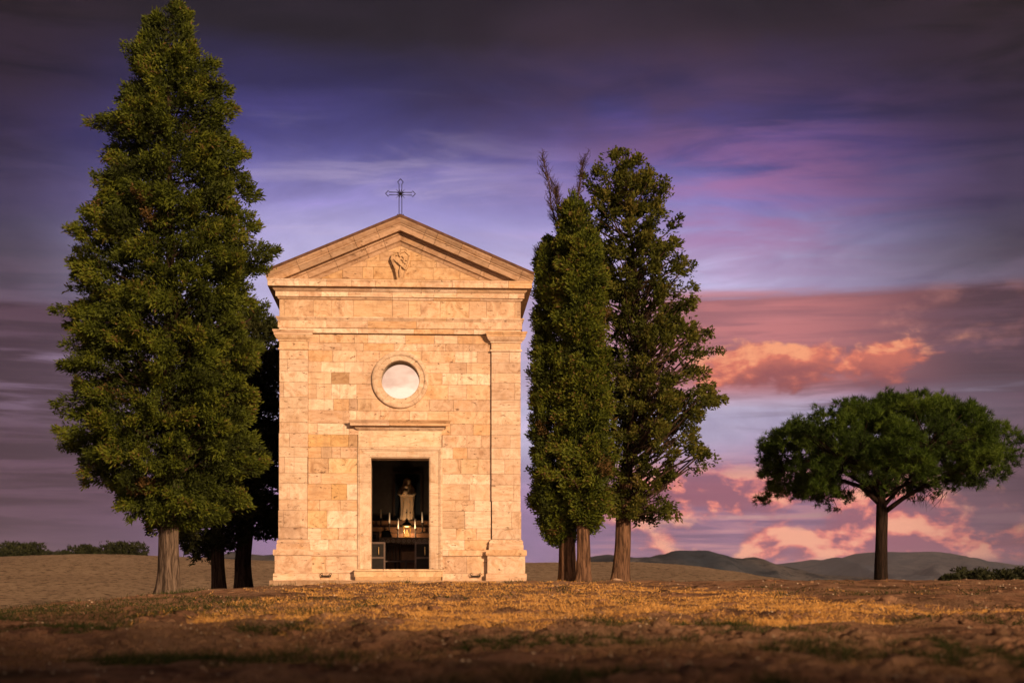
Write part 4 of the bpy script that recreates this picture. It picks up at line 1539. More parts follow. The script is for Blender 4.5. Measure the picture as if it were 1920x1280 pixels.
def cypress(name, label, px_t, Y, base_py, prof, n_bough, nspray, k_leaf, leafm, barkm, r_tr, L=.075, Wd=.026, up=.35, extra=(), fill=.12, seed=1, group=None,
            bare_top=None, plen=(.45, .85), pw=(.12, .22), shell=(.78, 1.04), droop=.12, lean=0.0, tint_c=.5, trunk_top=None, visible_limbs=False, sink=.12):
    r = np.random.default_rng(seed)
    b = P(px_t, base_py, Y)
    root = empty(name, (b.x, b.y, b.z))
    tag(root, label, 'tree', group)
    ys = np.array([p[0] for p in prof], float)
    zl = ZC + (HY - ys) / F * Y - b.z
    cl = ((np.array([p[1] for p in prof]) + np.array([p[2] for p in prof])) / 2 - px_t) / F * Y
    rl = (np.array([p[2] for p in prof]) - np.array([p[1] for p in prof])) / 2 / F * Y
    o_ = np.argsort(zl)
    zl, cl, rl = zl[o_], cl[o_], rl[o_]
    zmin, zmax = zl[0], zl[-1]
    zz_ = np.linspace(zmin, zmax, 400)
    wgt = np.interp(zz_, zl, rl) + .12
    cdf = np.cumsum(wgt) / wgt.sum()
    z = np.interp(r.uniform(0, 1, n_bough), cdf, zz_)
    az = r.uniform(0, 2 * math.pi, n_bough)
    rad = np.interp(z, zl, rl) * r.uniform(shell[0], shell[1], n_bough)
    cx_ = np.interp(z, zl, cl)
    tip = np.stack([cx_ + rad * np.cos(az), rad * np.sin(az), z], -1)
    upv = r.normal(up, .28, n_bough)
    # near the top everything points up
    upv += 1.6 * np.clip((z - (zmax - 1.6)) / 1.6, 0, 1)
    d = unit(np.stack([np.cos(az) + r.normal(0, .3, n_bough), np.sin(az) + r.normal(0, .3, n_bough), upv], -1))
    ln = r.uniform(plen[0], plen[1], n_bough) * np.clip(rad / .9, .35, 1.0)
    wd = r.uniform(pw[0], pw[1], n_bough)
    base = tip - d * ln[:, None]
    if len(extra):
        ex = np.array([[(e[0] - px_t) / F * Y, e[2], ZC + (HY - e[1]) / F * Y - b.z] for e in extra], float)
        exd = unit(np.array([[e[3], 0, e[4]] for e in extra], float))
        exl = np.array([e[5] for e in extra])
        base = np.concatenate([base, ex - exd * exl[:, None]])
        d = np.concatenate([d, exd])
        ln = np.concatenate([ln, exl])
        wd = np.concatenate([wd, np.full(len(ex), .15)])
        tip = np.concatenate([tip, ex])
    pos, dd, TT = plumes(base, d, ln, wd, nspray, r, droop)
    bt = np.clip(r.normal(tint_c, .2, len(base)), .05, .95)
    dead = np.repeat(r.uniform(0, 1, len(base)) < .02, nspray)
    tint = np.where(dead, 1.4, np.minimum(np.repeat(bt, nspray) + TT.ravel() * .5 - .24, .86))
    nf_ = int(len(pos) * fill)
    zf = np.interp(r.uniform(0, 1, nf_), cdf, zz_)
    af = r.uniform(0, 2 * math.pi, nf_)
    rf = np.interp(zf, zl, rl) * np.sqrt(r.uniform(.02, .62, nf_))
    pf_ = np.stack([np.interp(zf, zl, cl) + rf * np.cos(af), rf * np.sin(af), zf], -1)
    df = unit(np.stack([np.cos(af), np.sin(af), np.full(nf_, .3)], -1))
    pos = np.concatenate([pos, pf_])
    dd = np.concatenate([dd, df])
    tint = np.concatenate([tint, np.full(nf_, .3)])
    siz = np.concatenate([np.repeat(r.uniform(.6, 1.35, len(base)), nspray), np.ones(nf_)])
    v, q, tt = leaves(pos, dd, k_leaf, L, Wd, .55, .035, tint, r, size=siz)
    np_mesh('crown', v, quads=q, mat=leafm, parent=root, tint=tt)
    # trunk and limbs
    tb = MB()
    top = zmax - .25 if trunk_top is None else ZC + (HY - trunk_top) / F * Y - b.z
    cen = [(0, 0, -sink)]
    for f in (.08, .2, .4, .6, .8, 1.0):
        zt3 = top * f
        cxt = float(np.interp(zt3, zl, cl)) * min(1, f * 1.5) * .6 + lean * f
        cen.append((cxt + r.normal(0, .02), r.normal(0, .02), zt3))
    rads = [r_tr * 1.08, r_tr * 1.0, r_tr * .93, r_tr * .74, r_tr * .52, r_tr * .28, .012]
    zz4 = [c[2] for c in cen]
    zsp = zmin + .7
    csp = tuple(float(np.interp(zsp, zz4, [c[k] for c in cen])) for k in range(3))
    rsp = float(np.interp(zsp, zz4, rads))
    lo4 = [i for i in range(7) if zz4[i] < zsp - .05]
    hi4 = [i for i in range(7) if zz4[i] > zsp + .05]
    trunk_mesh(tb, [cen[i] for i in lo4] + [csp], [rads[i] for i in lo4] + [rsp], seed=seed)
    lb = MB()
    lb.tube([csp] + [cen[i] for i in hi4], [rsp * .95] + [rads[i] * .8 for i in hi4], 10)
    zc_ = np.array([c[2] for c in cen])
    for i in range(0, len(base), 1 if visible_limbs else 3):
        z0 = max(base[i][2] - abs(r.normal(.55, .25)) * np.linalg.norm(base[i][:2]) , zmin + .15)
        if z0 > top:
            continue
        x0 = float(np.interp(z0, zc_, [c[0] for c in cen]))
        mid = (np.array([x0, 0, z0]) + base[i]) / 2 + r.normal(0, .05, 3) - np.array([0, 0, .06])
        rr_ = .016 + .012 * np.linalg.norm(base[i][:2])
        endp = base[i] + d[i] * ln[i] * .7
        lb.tube([(x0, 0, z0), tuple(mid), tuple(base[i]), tuple(endp)], [rr_, rr_ * .75, rr_ * .45, .004], 5, cap=False)
    tb.build('trunk', barkm, root, smooth=True)
    lb.build('branches', M['bark_dark'], root, smooth=True)
    return root, b


# big cypress in front, left of the chapel
prof1 = [(6, 330, 340), (31, 290, 352), (78, 240, 372), (120, 222, 402), (165, 226, 430), (220, 185, 440), (260, 182, 452), (300, 186, 464), (345, 172, 474), (390, 160, 474), (430, 145, 488), (470, 142, 508), (520, 135, 500), (580, 125, 496),
         (640, 124, 493), (690, 122, 493), (760, 118, 492), (830, 122, 496), (865, 140, 498), (900, 168, 480), (935, 200, 466), (960, 225, 430), (980, 265, 365)]
ext1 = [(104, 578, -.2, -1, .15, .8), (110, 676, .1, -1, .1, .7), (108, 765, 0, -1, .25, .7), (162, 222, 0, -1, .3, .7), (126, 424, 0, -1, .35, .6), (232, 80, 0, -.8, .6, .5), (274, 38, 0, -.6, 1, .4), (336, 8, 0, .1, 1, .6), (356, 22, 0, .5, 1, .4),
        (519, 462, .1, 1, .5, .6), (484, 360, 0, 1, .2, .5), (468, 288, 0, 1, .1, .5), (436, 168, 0, 1, -.1, .5), (505, 862, -.2, 1, .05, .6), (440, 205, 0, 1, -.2, .4), (112, 832, 0, -1, 0, .6), (250, 970, -.3, -.5, -.8, .6), (225, 950, -.2, -.8, -.6, .6),
        (300, 975, -.6, -.1, -.7, .5), (408, 118, 0, .9, .3, .4), (476, 945, -.3, .8, -.4, .6), (400, 962, -.7, .4, -.5, .6), (345, 950, -.9, 0, -.5, .6), (158, 900, 0, -1, -.3, .6)]
T1, T1b = cypress('cypress_tree', 'tallest dense cypress with a pale fluted trunk left of the chapel', 318, 30.5, 1102, prof1, 640, 48, 9, M['leaf_cypress'], M['bark_pale'], .185, extra=ext1, seed=3, up=.15, fill=.22, L=.092, Wd=.030, plen=(.5, .95), pw=(.10, .19), tint_c=.56, shell=(.66, 1.05))

# the two shaded trees behind it
prof2 = [(560, 380, 430), (640, 340, 470), (720, 320, 495), (820, 305, 505), (900, 290, 505), (950, 282, 500), (990, 285, 490), (1020, 330, 440), (1036, 355, 400)]
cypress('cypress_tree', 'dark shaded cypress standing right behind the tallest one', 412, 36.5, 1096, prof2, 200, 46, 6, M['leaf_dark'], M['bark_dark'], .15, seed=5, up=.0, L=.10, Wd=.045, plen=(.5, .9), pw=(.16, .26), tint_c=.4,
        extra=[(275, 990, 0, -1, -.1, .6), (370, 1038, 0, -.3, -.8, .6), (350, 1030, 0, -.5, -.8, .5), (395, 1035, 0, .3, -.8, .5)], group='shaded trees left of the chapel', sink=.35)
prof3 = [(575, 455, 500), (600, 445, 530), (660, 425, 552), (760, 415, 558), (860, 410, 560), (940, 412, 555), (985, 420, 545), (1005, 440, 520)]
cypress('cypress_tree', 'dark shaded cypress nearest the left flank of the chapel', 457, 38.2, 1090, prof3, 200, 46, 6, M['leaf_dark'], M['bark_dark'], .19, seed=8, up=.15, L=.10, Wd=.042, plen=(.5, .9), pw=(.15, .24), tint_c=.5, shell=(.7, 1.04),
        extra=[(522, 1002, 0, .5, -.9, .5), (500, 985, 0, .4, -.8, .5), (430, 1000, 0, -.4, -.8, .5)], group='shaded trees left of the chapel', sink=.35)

# narrow pair right of the chapel
prof4 = [(440, 1020, 1075), (480, 1008, 1090), (560, 1003, 1105), (640, 997, 1112), (720, 990, 1118), (800, 988, 1120), (880, 989, 1118), (940, 996, 1110), (985, 1012, 1085), (1010, 1028, 1062)]
T4, T4b = cypress('cypress_tree', 'narrow dense cypress with bare forked top beside the right flank of the chapel', 1065, 33.6, 1090, prof4, 420, 52, 6, M['leaf_cypress'], M['bark_red'], .17, seed=12, up=.75, L=.080, Wd=.034, plen=(.45, .8), pw=(.12, .2), tint_c=.52, shell=(.8, 1.02))
prof5 = [(385, 1052, 1102), (450, 1044, 1126), (540, 1036, 1142), (640, 1042, 1140), (740, 1040, 1150), (840, 1045, 1152), (910, 1055, 1150), (955, 1068, 1140), (985, 1085, 1118)]
T5, T5b = cypress('cypress_tree', 'yellowish cypress standing in the middle of the group right of the chapel', 1093, 33.0, 1089.5, prof5, 330, 52, 6, M['leaf_cypress'], M['bark_red'], .135, seed=14, up=.45, L=.085, Wd=.034, plen=(.5, .9), pw=(.13, .22), tint_c=.68, shell=(.75, 1.05),
                  extra=[(1012, 885, -.7, -.9, .3, .7), (1030, 840, -.9, -.8, .4, .7), (1074, 362, 0, .1, 1, .6), (1060, 385, .1, -.2, 1, .5), (1084, 392, -.1, .2, 1, .5), (1096, 425, 0, .3, 1, .5), (1104, 470, -.1, .4, 1, .5), (1112, 520, 0, .4, 1, .5), (1050, 410, 0, -.2, 1, .5), (1120, 580, 0, .4, 1, .5)])
# bare forked top of the narrow tree
tw = MB()
rr = random.Random(5)
for tipx, tipy, bx0, by0 in ((1017, 290, 1052, 470), (1096, 296, 1066, 450), (1040, 345, 1056, 460), (1008, 470, 1030, 560)):
    A_, B_ = P(bx0, by0, 33.6) - T4b, P(tipx, tipy, 33.6) - T4b
    path = [A_.lerp(B_, t) + Vector((rr.uniform(-.03, .03), rr.uniform(-.03, .03), 0)) for t in np.linspace(0, 1, 7)]
    tw.tube(path, list(np.linspace(.022, .004, 7)), 5)
    for k in range(80):
        t = rr.uniform(.15, .98)
        p0 = A_.lerp(B_, t)
        dr = (B_ - A_).normalized() + Vector((rr.uniform(-.75, .75), rr.uniform(-.6, .6), rr.uniform(-.1, .4)))
        l_ = rr.uniform(.12, .42) * (1.15 - t * .6)
        p1 = p0 + dr.normalized() * l_
        tw.tube([p0, p0.lerp(p1, .5) + Vector((0, 0, -.01)), p1], [.007, .005, .0025], 4, cap=False)
        for q_ in range(4):
            e0 = p0.lerp(p1, rr.uniform(.35, 1))
            e1 = e0 + Vector((rr.uniform(-.1, .1), rr.uniform(-.08, .08), rr.uniform(.0, .14)))
            tw.tube([e0, e1], [.004, .002], 3, cap=False)
tag(tw.build('bare_twigs', M['bark_dark'], T4))

# wide open tree on the right
prof6 = [(278, 1150, 1165), (300, 1104, 1210), (330, 1086, 1256), (375, 1076, 1264), (425, 1074, 1282), (490, 1072, 1306), (560, 1072, 1312), (610, 1090, 1335), (660, 1085, 1350), (750, 1085, 1352), (810, 1090, 1340), (860, 1100, 1336), (910, 1112, 1300), (945, 1120, 1275), (968, 1150, 1262)]
cypress('cypress_tree', 'broad open-crowned tree with sky showing through, farthest right of the group by the chapel', 1161, 34.0, 1089, prof6, 490, 26, 6, M['leaf_open'], M['bark_red'], .165, seed=21, up=.35, L=.085, Wd=.042, plen=(.25, .5), pw=(.09, .17), shell=(.30, 1.04),
        fill=.05, tint_c=.55, lean=.12, visible_limbs=True, droop=.05,
        extra=[(1157, 280, 0, .05, 1, .5), (1193, 292, 0, .3, 1, .4), (1215, 305, 0, .3, 1, .5), (1256, 350, 0, .6, .8, .5), (1360, 748, 0, 1, .2, .5), (1310, 560, 0, 1, .3, .5), (1355, 655, 0, 1, .2, .5), (1345, 858, 0, 1, 0, .5), (1304, 495, 0, 1, .6, .4), (1270, 970, 0, .5, -.8, .5),
               (1250, 972, 0, .2, -.9, .4), (1092, 372, 0, -.5, 1, .4), (1090, 420, -.2, -.5, 1, .4), (1094, 470, .1, -.6, .8, .4), (1100, 520, -.3, -.6, .8, .4), (1104, 570, .2, -.6, .8, .4), (1240, 955, 0, .1, -.8, .4), (1190, 962, 0, .1, -.9, .3)])

# umbrella pine
PY_ = 42.0
pb = P(1652, 1103, PY_)
pine = empty('umbrella_pine', tuple(pb))
tag(pine, 'lone umbrella pine with a flat domed crown at the right', 'tree')
r = np.random.default_rng(33)
top_px = np.array([1425, 1432, 1445, 1470, 1510, 1550, 1600, 1650, 1700, 1750, 1800, 1840, 1880, 1903, 1914])
top_py = np.array([872, 842, 812, 785, 765, 748, 740, 730, 727, 731, 745, 768, 797, 828, 858])
bot_py = np.array([876, 905, 922, 935, 942, 935, 905, 900, 925, 940, 925, 912, 900, 886, 862])
sc = PY_ / F
xc_ = (1425 + 1914) / 2
hwid = (1914 - 1425) / 2


def dome(n, surf):
    rad_ = np.sqrt(r.uniform(0, 1, n))
    ang = r.uniform(0, 2 * math.pi, n)
    pxs = xc_ + hwid * rad_ * np.cos(ang) * .955
    dep = hwid * rad_ * np.sin(ang) * sc
    edge_px = np.where(np.cos(ang) < 0, xc_ - hwid * rad_ * .955, xc_ + hwid * rad_ * .955)
    tp, bp = np.interp(pxs, top_px, top_py), np.interp(pxs, top_px, bot_py)
    tpe, bpe = np.interp(edge_px, top_px, top_py), np.interp(edge_px, top_px, bot_py)
    fr = np.abs(np.sin(ang))
    tp, bp = tp * (1 - fr) + tpe * fr, bp * (1 - fr) + bpe * fr
    bp = tp + (bp - tp) * np.where(rad_ > .5, 1.0, .82)
    hh_ = r.uniform(0, 1, n) ** surf
    pys = tp + 24 + np.maximum(bp - tp - 30, 4) * hh_
    return np.stack([(pxs - 1652) * sc, dep, ZC + (HY - pys) * sc - pb.z], -1)


lobes = dome(300, 1.2)
lr_ = r.uniform(.28, .50, len(lobes))
NT_ = 3100
li_ = r.integers(0, len(lobes), NT_)
od = unit(r.normal(0, 1, (NT_, 3)) + np.array([0, 0, .55]))
pts3 = lobes[li_] + od * (lr_[li_] * r.uniform(.45, 1.0, NT_))[:, None] * np.array([1, 1, .62])
cen_ = np.array([(xc_ - 1652) * sc, 0, (HY - 960) * sc + ZC - pb.z])
odir = unit(unit(pts3 - cen_) * .6 + od)
v_, q_, t_ = [], [], []
nt_ = len(pts3)
tuft_c = np.repeat(pts3, 4, 0) + r.normal(0, .06, (nt_ * 4, 3))
tuft_d = np.repeat(odir, 4, 0)
tt0 = np.clip(np.repeat(r.normal(.5, .2, len(lobes))[li_], 4) + r.normal(0, .1, nt_ * 4), 0, 1)
v, q, tt = leaves(tuft_c, unit(tuft_d + np.array([0, 0, .35])), 22, .15, .016, .8, .014, tt0, r, tri=True)
np_mesh('crown', v, tris=q, mat=M['needle'], parent=pine, tint=tt)
tb = MB()
L0 = lambda a, b, y=0: ((a - 1652) * sc, y, ZC + (HY - b) * sc - pb.z)
trunk_mesh(tb, [(0, 0, -.3), L0(1652, 1060), L0(1653, 1010), L0(1654, 965), L0(1652, 930), L0(1650, 900)], [.19, .168, .152, .155, .11, .07], n=16, flute=.05, seed=4)
limbs = [[(1650, 945), (1615, 912), (1570, 898), (1520, 892), (1470, 880)], [(1650, 930), (1620, 890), (1580, 862), (1540, 830)], [(1655, 962), (1690, 935), (1740, 905), (1800, 880), (1860, 862)],
         [(1655, 950), (1690, 915), (1730, 880), (1780, 830)], [(1652, 930), (1660, 880), (1680, 820), (1700, 770)], [(1651, 920), (1640, 870), (1620, 800), (1600, 765)]]
allp = []
for li, lp in enumerate(limbs):
    yb = [0, .5, -.4, .7, -.5, .3][li]
    path = [Vector(L0(a, b, yb * i / len(lp) * 1.8)) for i, (a, b) in enumerate(lp)]
    tb.tube(path, list(np.linspace(.075 if li in (0, 2) else .06, .015, len(lp))), 7)
    allp += path[1:]
for k in range(7):
    a = 2 * math.pi * k / 7 + .4
    st0 = Vector(L0(1652, 935 - 4 * (k % 3)))
    en = Vector((cen_[0] + 2.4 * math.cos(a), 2.4 * math.sin(a), st0.z + .75 + .3 * (k % 2)))
    path = [st0.lerp(en, t) + Vector((0, 0, .25 * math.sin(t * math.pi))) for t in np.linspace(0, 1, 5)]
    tb.tube(path, list(np.linspace(.055, .014, 5)), 6)
    allp += path[1:]
ap = np.array([tuple(p) for p in allp])
for i in r.choice(nt_, 420, replace=False):
    d2 = ((ap - pts3[i]) ** 2).sum(1) + np.where(ap[:, 2] > pts3[i][2], .6, 0)
    s0 = ap[np.argmin(d2)]
    mid = (s0 + pts3[i]) / 2 + np.array([0, 0, -.06]) + r.normal(0, .05, 3)
    tb.tube([tuple(s0), tuple(mid), tuple(pts3[i])], [.02, .013, .005], 4, cap=False)
for k in range(46):        # dead twigs under the crown
    px0 = r.choice([r.uniform(1530, 1625), r.uniform(1700, 1790)])
    a_ = Vector(L0(px0, 905 if px0 < 1650 else 922, r.normal(0, .6)))
    b_ = a_ + Vector((r.normal(0, .22), r.normal(0, .2), -r.uniform(.15, .5)))
    tb.tube([a_, a_.lerp(b_, .5) + Vector((r.normal(0, .04), 0, 0)), b_], [.009, .006, .002], 4, cap=False)
tb.build('trunk', M['bark_pine'], pine, smooth=True)


# far shrubs
def shrub(label, px0, px1, py_top, py_bot, Y, seed, group, n=1500):
    r = np.random.default_rng(seed)
    cxp = (px0 + px1) / 2
    b = P(cxp, py_bot, Y)
    root = empty('shrub', tuple(b))
    tag(root, label, 'shrub', group)
    hw_, ht = (px1 - px0) / 2 / F * Y, (py_bot - py_top) / F * Y
    nl = 11
    lc = np.stack([r.uniform(-.9, .9, nl) * hw_, r.uniform(-.5, .5, nl) * hw_, r.uniform(.35, .68, nl) * ht], -1)
    lr = r.uniform(.42, .62, nl) * min(hw_, ht)
    i = r.integers(0, nl, n)
    dd = unit(r.normal(0, 1, (n, 3)))
    pos = lc[i] + dd * (lr[i] * r.uniform(.55, 1.05, n))[:, None]
    pos[:, 2] = np.clip(pos[:, 2], .02, ht * 1.02)
    v, q, tt = leaves(pos, dd, 5, ht * .13, ht * .07, .6, ht * .03, np.clip(r.normal(.5, .25, n), 0, 1), r)
    np_mesh('foliage', v, quads=q, mat=M['bush'], parent=root, tint=tt)
    tb = MB()
    for k in range(nl):
        tb.tube([(lc[k][0] * .2, lc[k][1] * .2, -.3), (lc[k][0] * .6, lc[k][1] * .6, lc[k][2] * .5), tuple(lc[k])], [ht * .03, ht * .02, ht * .008], 5)
    tb.build('stem', M['bark_dark'], root)


wl = [(-40, 40, 1031, 'far left dark shrub cut by the picture edge, on the field crest'), (18, 78, 1022, 'highest dark shrub near the left edge, on the field crest'), (72, 125, 1036, 'low dark shrub second from the left edge group, on the field crest'),
      (112, 150, 1037, 'lowest dark shrub in the middle of the field crest row'), (136, 178, 1026, 'dark shrub with a peaked top on the field crest'), (165, 204, 1034, 'small dark shrub between two taller ones on the field crest'),
      (198, 256, 1021, 'rounded dark shrub at the right of the field crest row'), (244, 274, 1037, 'tiny dark shrub ending the field crest row on the right')]
for i, (a, b, t_, lab) in enumerate(wl):
    shrub(lab, a - 6, b + 6, t_ - 2, 1066 - (a + 40) * .055, 122 + (i % 3) * 3, 70 + i, 'shrubs along the field crest')
wr = [(1776, 1792, 1078, 'slim dark shrub first from the left in the right corner thicket'), (1790, 1850, 1077, 'broad dark shrub in the right corner thicket'), (1838, 1890, 1080, 'dark shrub second from the right picture edge'), (1880, 1940, 1076, 'dark shrub cut by the right picture edge')]
for i, (a, b, t_, lab) in enumerate(wr):
    shrub(lab, a - 6, b + 6, t_ - 9, 1124, 62 + (i % 2) * 2, 90 + i, 'shrubs in the right corner', 1500)

# fence posts and a stump beyond the pine
for i, (px_, y0, y1, wpx, lab) in enumerate([(1702, 1092, 1108, 4, 'tallest thin post right of the pine'), (1680, 1099, 1108, 3, 'short thin post just right of the pine trunk'), (1724, 1101, 1109, 3, 'short thin post farther right of the pine'), (1756, 1102, 1110, 3, 'short thin post nearest the corner shrubs')]):
    Yp = 44.0
    b = P(px_, y1, Yp)
    gzz = gz(b.x, Yp)
    hgt = (HY - y0) / F * Yp + ZC - gzz
    m_ = MB()
    rw = wpx / 2 / F * Yp
    m_.lathe([(rw * 1.05, -.15), (rw, hgt * .5), (rw * .9, hgt * .95), (rw * .5, hgt)], 8)
    o = m_.build('fence_post', M['bark_dark'])
    o.location = (b.x, Yp, gzz)
    tag(o, lab, 'post', 'posts beyond the pine')
b = P(1568, 1103, 40)
gzz = gz(b.x, 40)
hgt = (HY - 1094) / F * 40 + ZC - gzz
o = empty('tree_stump', (b.x, 40, gzz))
tag(o, 'small dark cut stump left of the pine', 'stump')
m_ = MB()
trunk_mesh(m_, [(0, 0, -.1), (0, 0, hgt * .5), (.01, 0, hgt)], [.062, .058, .056], n=12, flute=.06, seed=3)
m_.build('bark', M['bark_dark'], o)
MB().lathe([(.056, hgt - .004), (.05, hgt + .006)], 12, (.01, 0, 0)).build('cut_face', M['bark_pale'], o)

# flat rock lying at the foot of the open tree
r = np.random.default_rng(5)
for i, (px_, wpx, hpx, lab) in enumerate([(1155, 28, 9, 'flat pale rock leaning at the foot of the open-crowned tree'), (1138, 17, 5, 'low reddish rock left of the pale one under the open-crowned tree')]):
    b = P(px_, 1090, 33.4)
    gzz = gz(b.x, b.y)
    vs, fs = [], []
    n_, m_ = 14, 6
    for j in range(m_ + 1):
        ph = math.pi / 2 * j / m_
        for k in range(n_):
            a = 2 * math.pi * k / n_
            s = 1 + .25 * math.sin(a * 3 + i) + .1 * math.sin(a * 7 + j)
            vs.append((wpx / 2 / F * 33.4 * math.cos(a) * math.cos(ph) ** .6 * s, .16 * math.sin(a) * math.cos(ph) ** .6 * s, (hpx / F * 33.4 * 1.2) * math.sin(ph) * (1 + .2 * math.sin(a * 2)) - .02))
    for j in range(m_):
        for k in range(n_):
            k2 = (k + 1) % n_
            fs.append((j * n_ + k, j * n_ + k2, (j + 1) * n_ + k2, (j + 1) * n_ + k))
    o = MB().add(vs, fs).build('rock', M['stone'])
    o.location = (b.x, b.y, gzz)
    o.color = (.42, .32, .24, 1) if i == 0 else (.36, .22, .16, 1)
    tag(o, lab, 'rock')

# ------------------------------------------------------------------ ground cover
r = np.random.default_rng(77)


def scatter(n, ymin, ymax, p=1.0):
    t = r.uniform(0, 1, n)
    y = (ymin ** -p + t * (ymax ** -p - ymin ** -p)) ** (-1 / p)
    x = r.uniform(-.40, .40, n) * y + r.normal(0, .4, n)
    return x, y


def clear_of_chapel(x, y):
    ox, oy = x - CH.location.x, y - CH.location.y
    xl2 = ox * ax_x[0] + oy * ax_x[1]
    yl2 = ox * ax_d[0] + oy * ax_d[1]
    return ~((np.abs(xl2) < 2.7) & (yl2 > -.72) & (yl2 < 8))


def greenness(x, y):
    px_ = CX + F * x / y
    g = vnoise(x * 1.5, y * 1.0, 91, 3) + .10 * np.exp(-((x + 4.2) / 2.3) ** 2 - ((y - 15.5) / 4.0) ** 2) * 4.5
    return g


def blades(name, x, y, hmin, hmax, wd, lean, mat, tint, label):
    n = len(x)
    z = ground_h(x, y)
    base = np.stack([x, y, z - .004], -1)
    d = unit(np.stack([r.normal(0, lean, n), r.normal(0, lean, n), np.abs(r.normal(.6, .35, n)) + .05], -1))
    h = r.uniform(hmin, hmax, (n, 1))
    s = unit(np.cross(d, r.normal(0, 1, (n, 3))))
    w_ = wd * np.clip(y / 14, .45, 1.6)[:, None] * r.uniform(.6, 1.3, (n, 1))
    v = np.stack([base - s * w_, base + s * w_, base + d * h], 1).reshape(-1, 3)
    o = np_mesh(name, v, tris=np.arange(n * 3).reshape(-1, 3), mat=mat, tint=np.repeat(np.clip(tint, 0, 1), 3))
    tag(o, label, 'grass', kind='stuff')


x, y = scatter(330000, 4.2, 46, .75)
lit_patch = np.exp(-((x + 1.6 - (y - 28) * .02) / 3.6) ** 4) * sstep(y, 9, 15)
k_ = clear_of_chapel(x, y) & (vnoise(x * 1.3, y * .9, 83, 3) + r.normal(0, .07, len(x)) > .13 - .17 * lit_patch)
x, y, lit_patch = x[k_], y[k_], lit_patch[k_]
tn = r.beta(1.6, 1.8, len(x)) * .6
x2, y2 = scatter(420000, 8.5, 33, .5)  # golden blades massed before the chapel to imitate sunlight on the ground
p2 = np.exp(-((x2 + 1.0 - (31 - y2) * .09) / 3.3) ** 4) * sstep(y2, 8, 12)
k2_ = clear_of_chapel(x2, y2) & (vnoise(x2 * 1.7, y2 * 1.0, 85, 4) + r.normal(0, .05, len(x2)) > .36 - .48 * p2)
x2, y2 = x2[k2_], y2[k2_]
blades('dry_grass', np.concatenate([x, x2]), np.concatenate([y, y2]), .012, .052, .004, .9, M['straw'], np.concatenate([tn, r.uniform(.62, 1.0, len(x2))]), 'short dry straw-coloured grass and litter on the bare ground, gilded to imitate a sunlit patch')
x, y = scatter(330000, 4.2, 40, 1.0)
k_ = clear_of_chapel(x, y) & (greenness(x, y) + r.normal(0, .02, len(x)) > .20)
x, y = x[k_], y[k_]
blades('green_grass', x, y, .02, .085, .004, .8, M['grass'], r.beta(1.5, 2.5, len(x)), 'low dark green grass growing in scattered patches')
# taller weeds along the left crest
x = r.uniform(-12.5, -5.6, 9000)
y = 27.5 + r.normal(0, 1.6, 9000) + (x + 12) * .25
k_ = vnoise(x * .9, y * .5, 15, 2) > -.08
x, y = list(x[k_]), list(y[k_])
for o_ in (o for o in COL.objects if o.name.startswith(('cypress_tree', 'umbrella_pine'))):
    a_ = r.uniform(0, 2 * math.pi, 260)
    d_ = r.uniform(.2, .55, 260)
    x += list(o_.location.x + d_ * np.cos(a_))
    y += list(o_.location.y + d_ * np.sin(a_))
xl3 = r.uniform(-2.6, 2.6, 1500)
kk = vnoise(xl3 * 2.2, 0 * xl3, 17, 2) > .04
for q3 in xl3[kk]:
    p3 = world_of(q3, -.78 - abs(r.normal(0, .05)), 0)
    x.append(p3[0])
    y.append(p3[1])
x, y = np.array(x), np.array(y)
blades('tall_weeds', x, y, .04, .15, .006, .55, M['grass'], r.beta(1.6, 1.6, len(x)), 'taller weeds along the left edge of the rise')
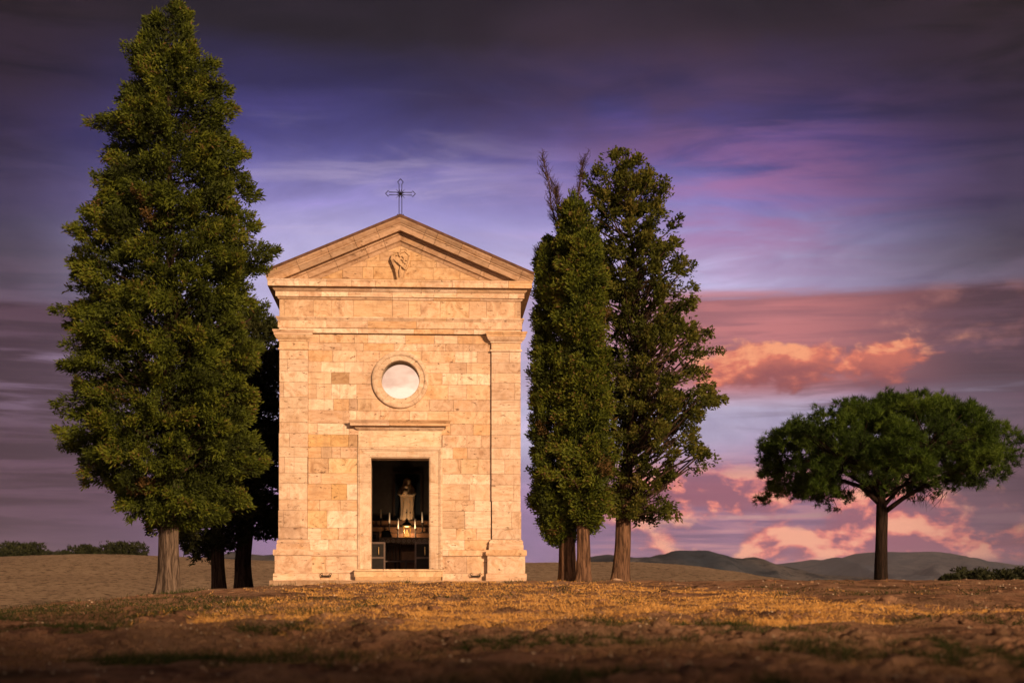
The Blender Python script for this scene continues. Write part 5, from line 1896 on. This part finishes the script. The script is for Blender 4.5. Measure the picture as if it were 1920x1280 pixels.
# clods of earth and dark weed mats breaking up the bare ground
x, y = scatter(9000, 4.6, 34, 1.0)
k_ = clear_of_chapel(x, y) & (vnoise(x * .9, y * .6, 44, 3) + r.normal(0, .08, len(x)) > .0)
x, y = x[k_], y[k_]
n = len(x)
z = ground_h(x, y)
s = r.uniform(.012, .04, n) ** 1.0 * np.where(r.uniform(0, 1, n) < .08, 1.9, 1.0)
gold = (1 + 5 ** .5) / 2
icv = unit(np.array([(-1, gold, 0), (1, gold, 0), (-1, -gold, 0), (1, -gold, 0), (0, -1, gold), (0, 1, gold), (0, -1, -gold), (0, 1, -gold), (gold, 0, -1), (gold, 0, 1), (-gold, 0, -1), (-gold, 0, 1)], float))
icf = np.array([(0, 11, 5), (0, 5, 1), (0, 1, 7), (0, 7, 10), (0, 10, 11), (1, 5, 9), (5, 11, 4), (11, 10, 2), (10, 7, 6), (7, 1, 8), (3, 9, 4), (3, 4, 2), (3, 2, 6), (3, 6, 8), (3, 8, 9), (4, 9, 5), (2, 4, 11), (6, 2, 10), (8, 6, 7), (9, 8, 1)])
v = np.stack([x, y, z], -1)[:, None] + icv[None] * s[:, None, None] * r.uniform(.6, 1.35, (n, 12, 1)) * np.array([1.3, 1.1, .6])
tri = (icf[None] + (np.arange(n) * 12)[:, None, None]).reshape(-1, 3)
tag(np_mesh('clods', v.reshape(-1, 3), tris=tri, mat=M['ground']), 'rough lumps of brown earth strewn over the bare ground', 'earth clods', kind='stuff')
# small pale stones
x, y = scatter(2600, 5, 42, .6)
k_ = clear_of_chapel(x, y)
x, y = x[k_], y[k_]
z = ground_h(x, y)
n = len(x)
s = r.uniform(.006, .022, n) * np.clip(y / 18, .5, 1.5)
octv = np.array([(1, 0, 0), (-1, 0, 0), (0, 1, 0), (0, -1, 0), (0, 0, .7), (0, 0, -.7)], float)
octf = np.array([(0, 2, 4), (2, 1, 4), (1, 3, 4), (3, 0, 4), (2, 0, 5), (1, 2, 5), (3, 1, 5), (0, 3, 5)])
v = np.stack([x, y, z], -1)[:, None] + octv[None] * s[:, None, None] * r.uniform(.6, 1.4, (n, 6, 1))
tri = (octf[None] + (np.arange(n) * 6)[:, None, None]).reshape(-1, 3)
M['pebble'] = mat_simple('pebble', (.40, .33, .25), .9)
tag(np_mesh('pebbles', v.reshape(-1, 3), tris=tri, mat=M['pebble']), 'small pale stones strewn over the dry ground', 'pebbles', kind='stuff')

# ------------------------------------------------------------------ evening haze
hz = MB().box(-5300, 5300, -1600, 5300, -110, 175).build('haze', None)
hm = bpy.data.materials.new('haze')
hm.use_nodes = True
hm.node_tree.nodes.clear()
ho = hm.node_tree.nodes.new('ShaderNodeOutputMaterial')
hv = hm.node_tree.nodes.new('ShaderNodeVolumePrincipled')
hv.inputs['Color'].default_value = (.72, .77, 1.0, 1)
hv.inputs['Density'].default_value = .00006
hm.node_tree.links.new(hv.outputs[0], ho.inputs['Volume'])
hz.data.materials.append(hm)
tag(hz, 'thin evening haze lying over the valley and hills', 'haze', kind='stuff')
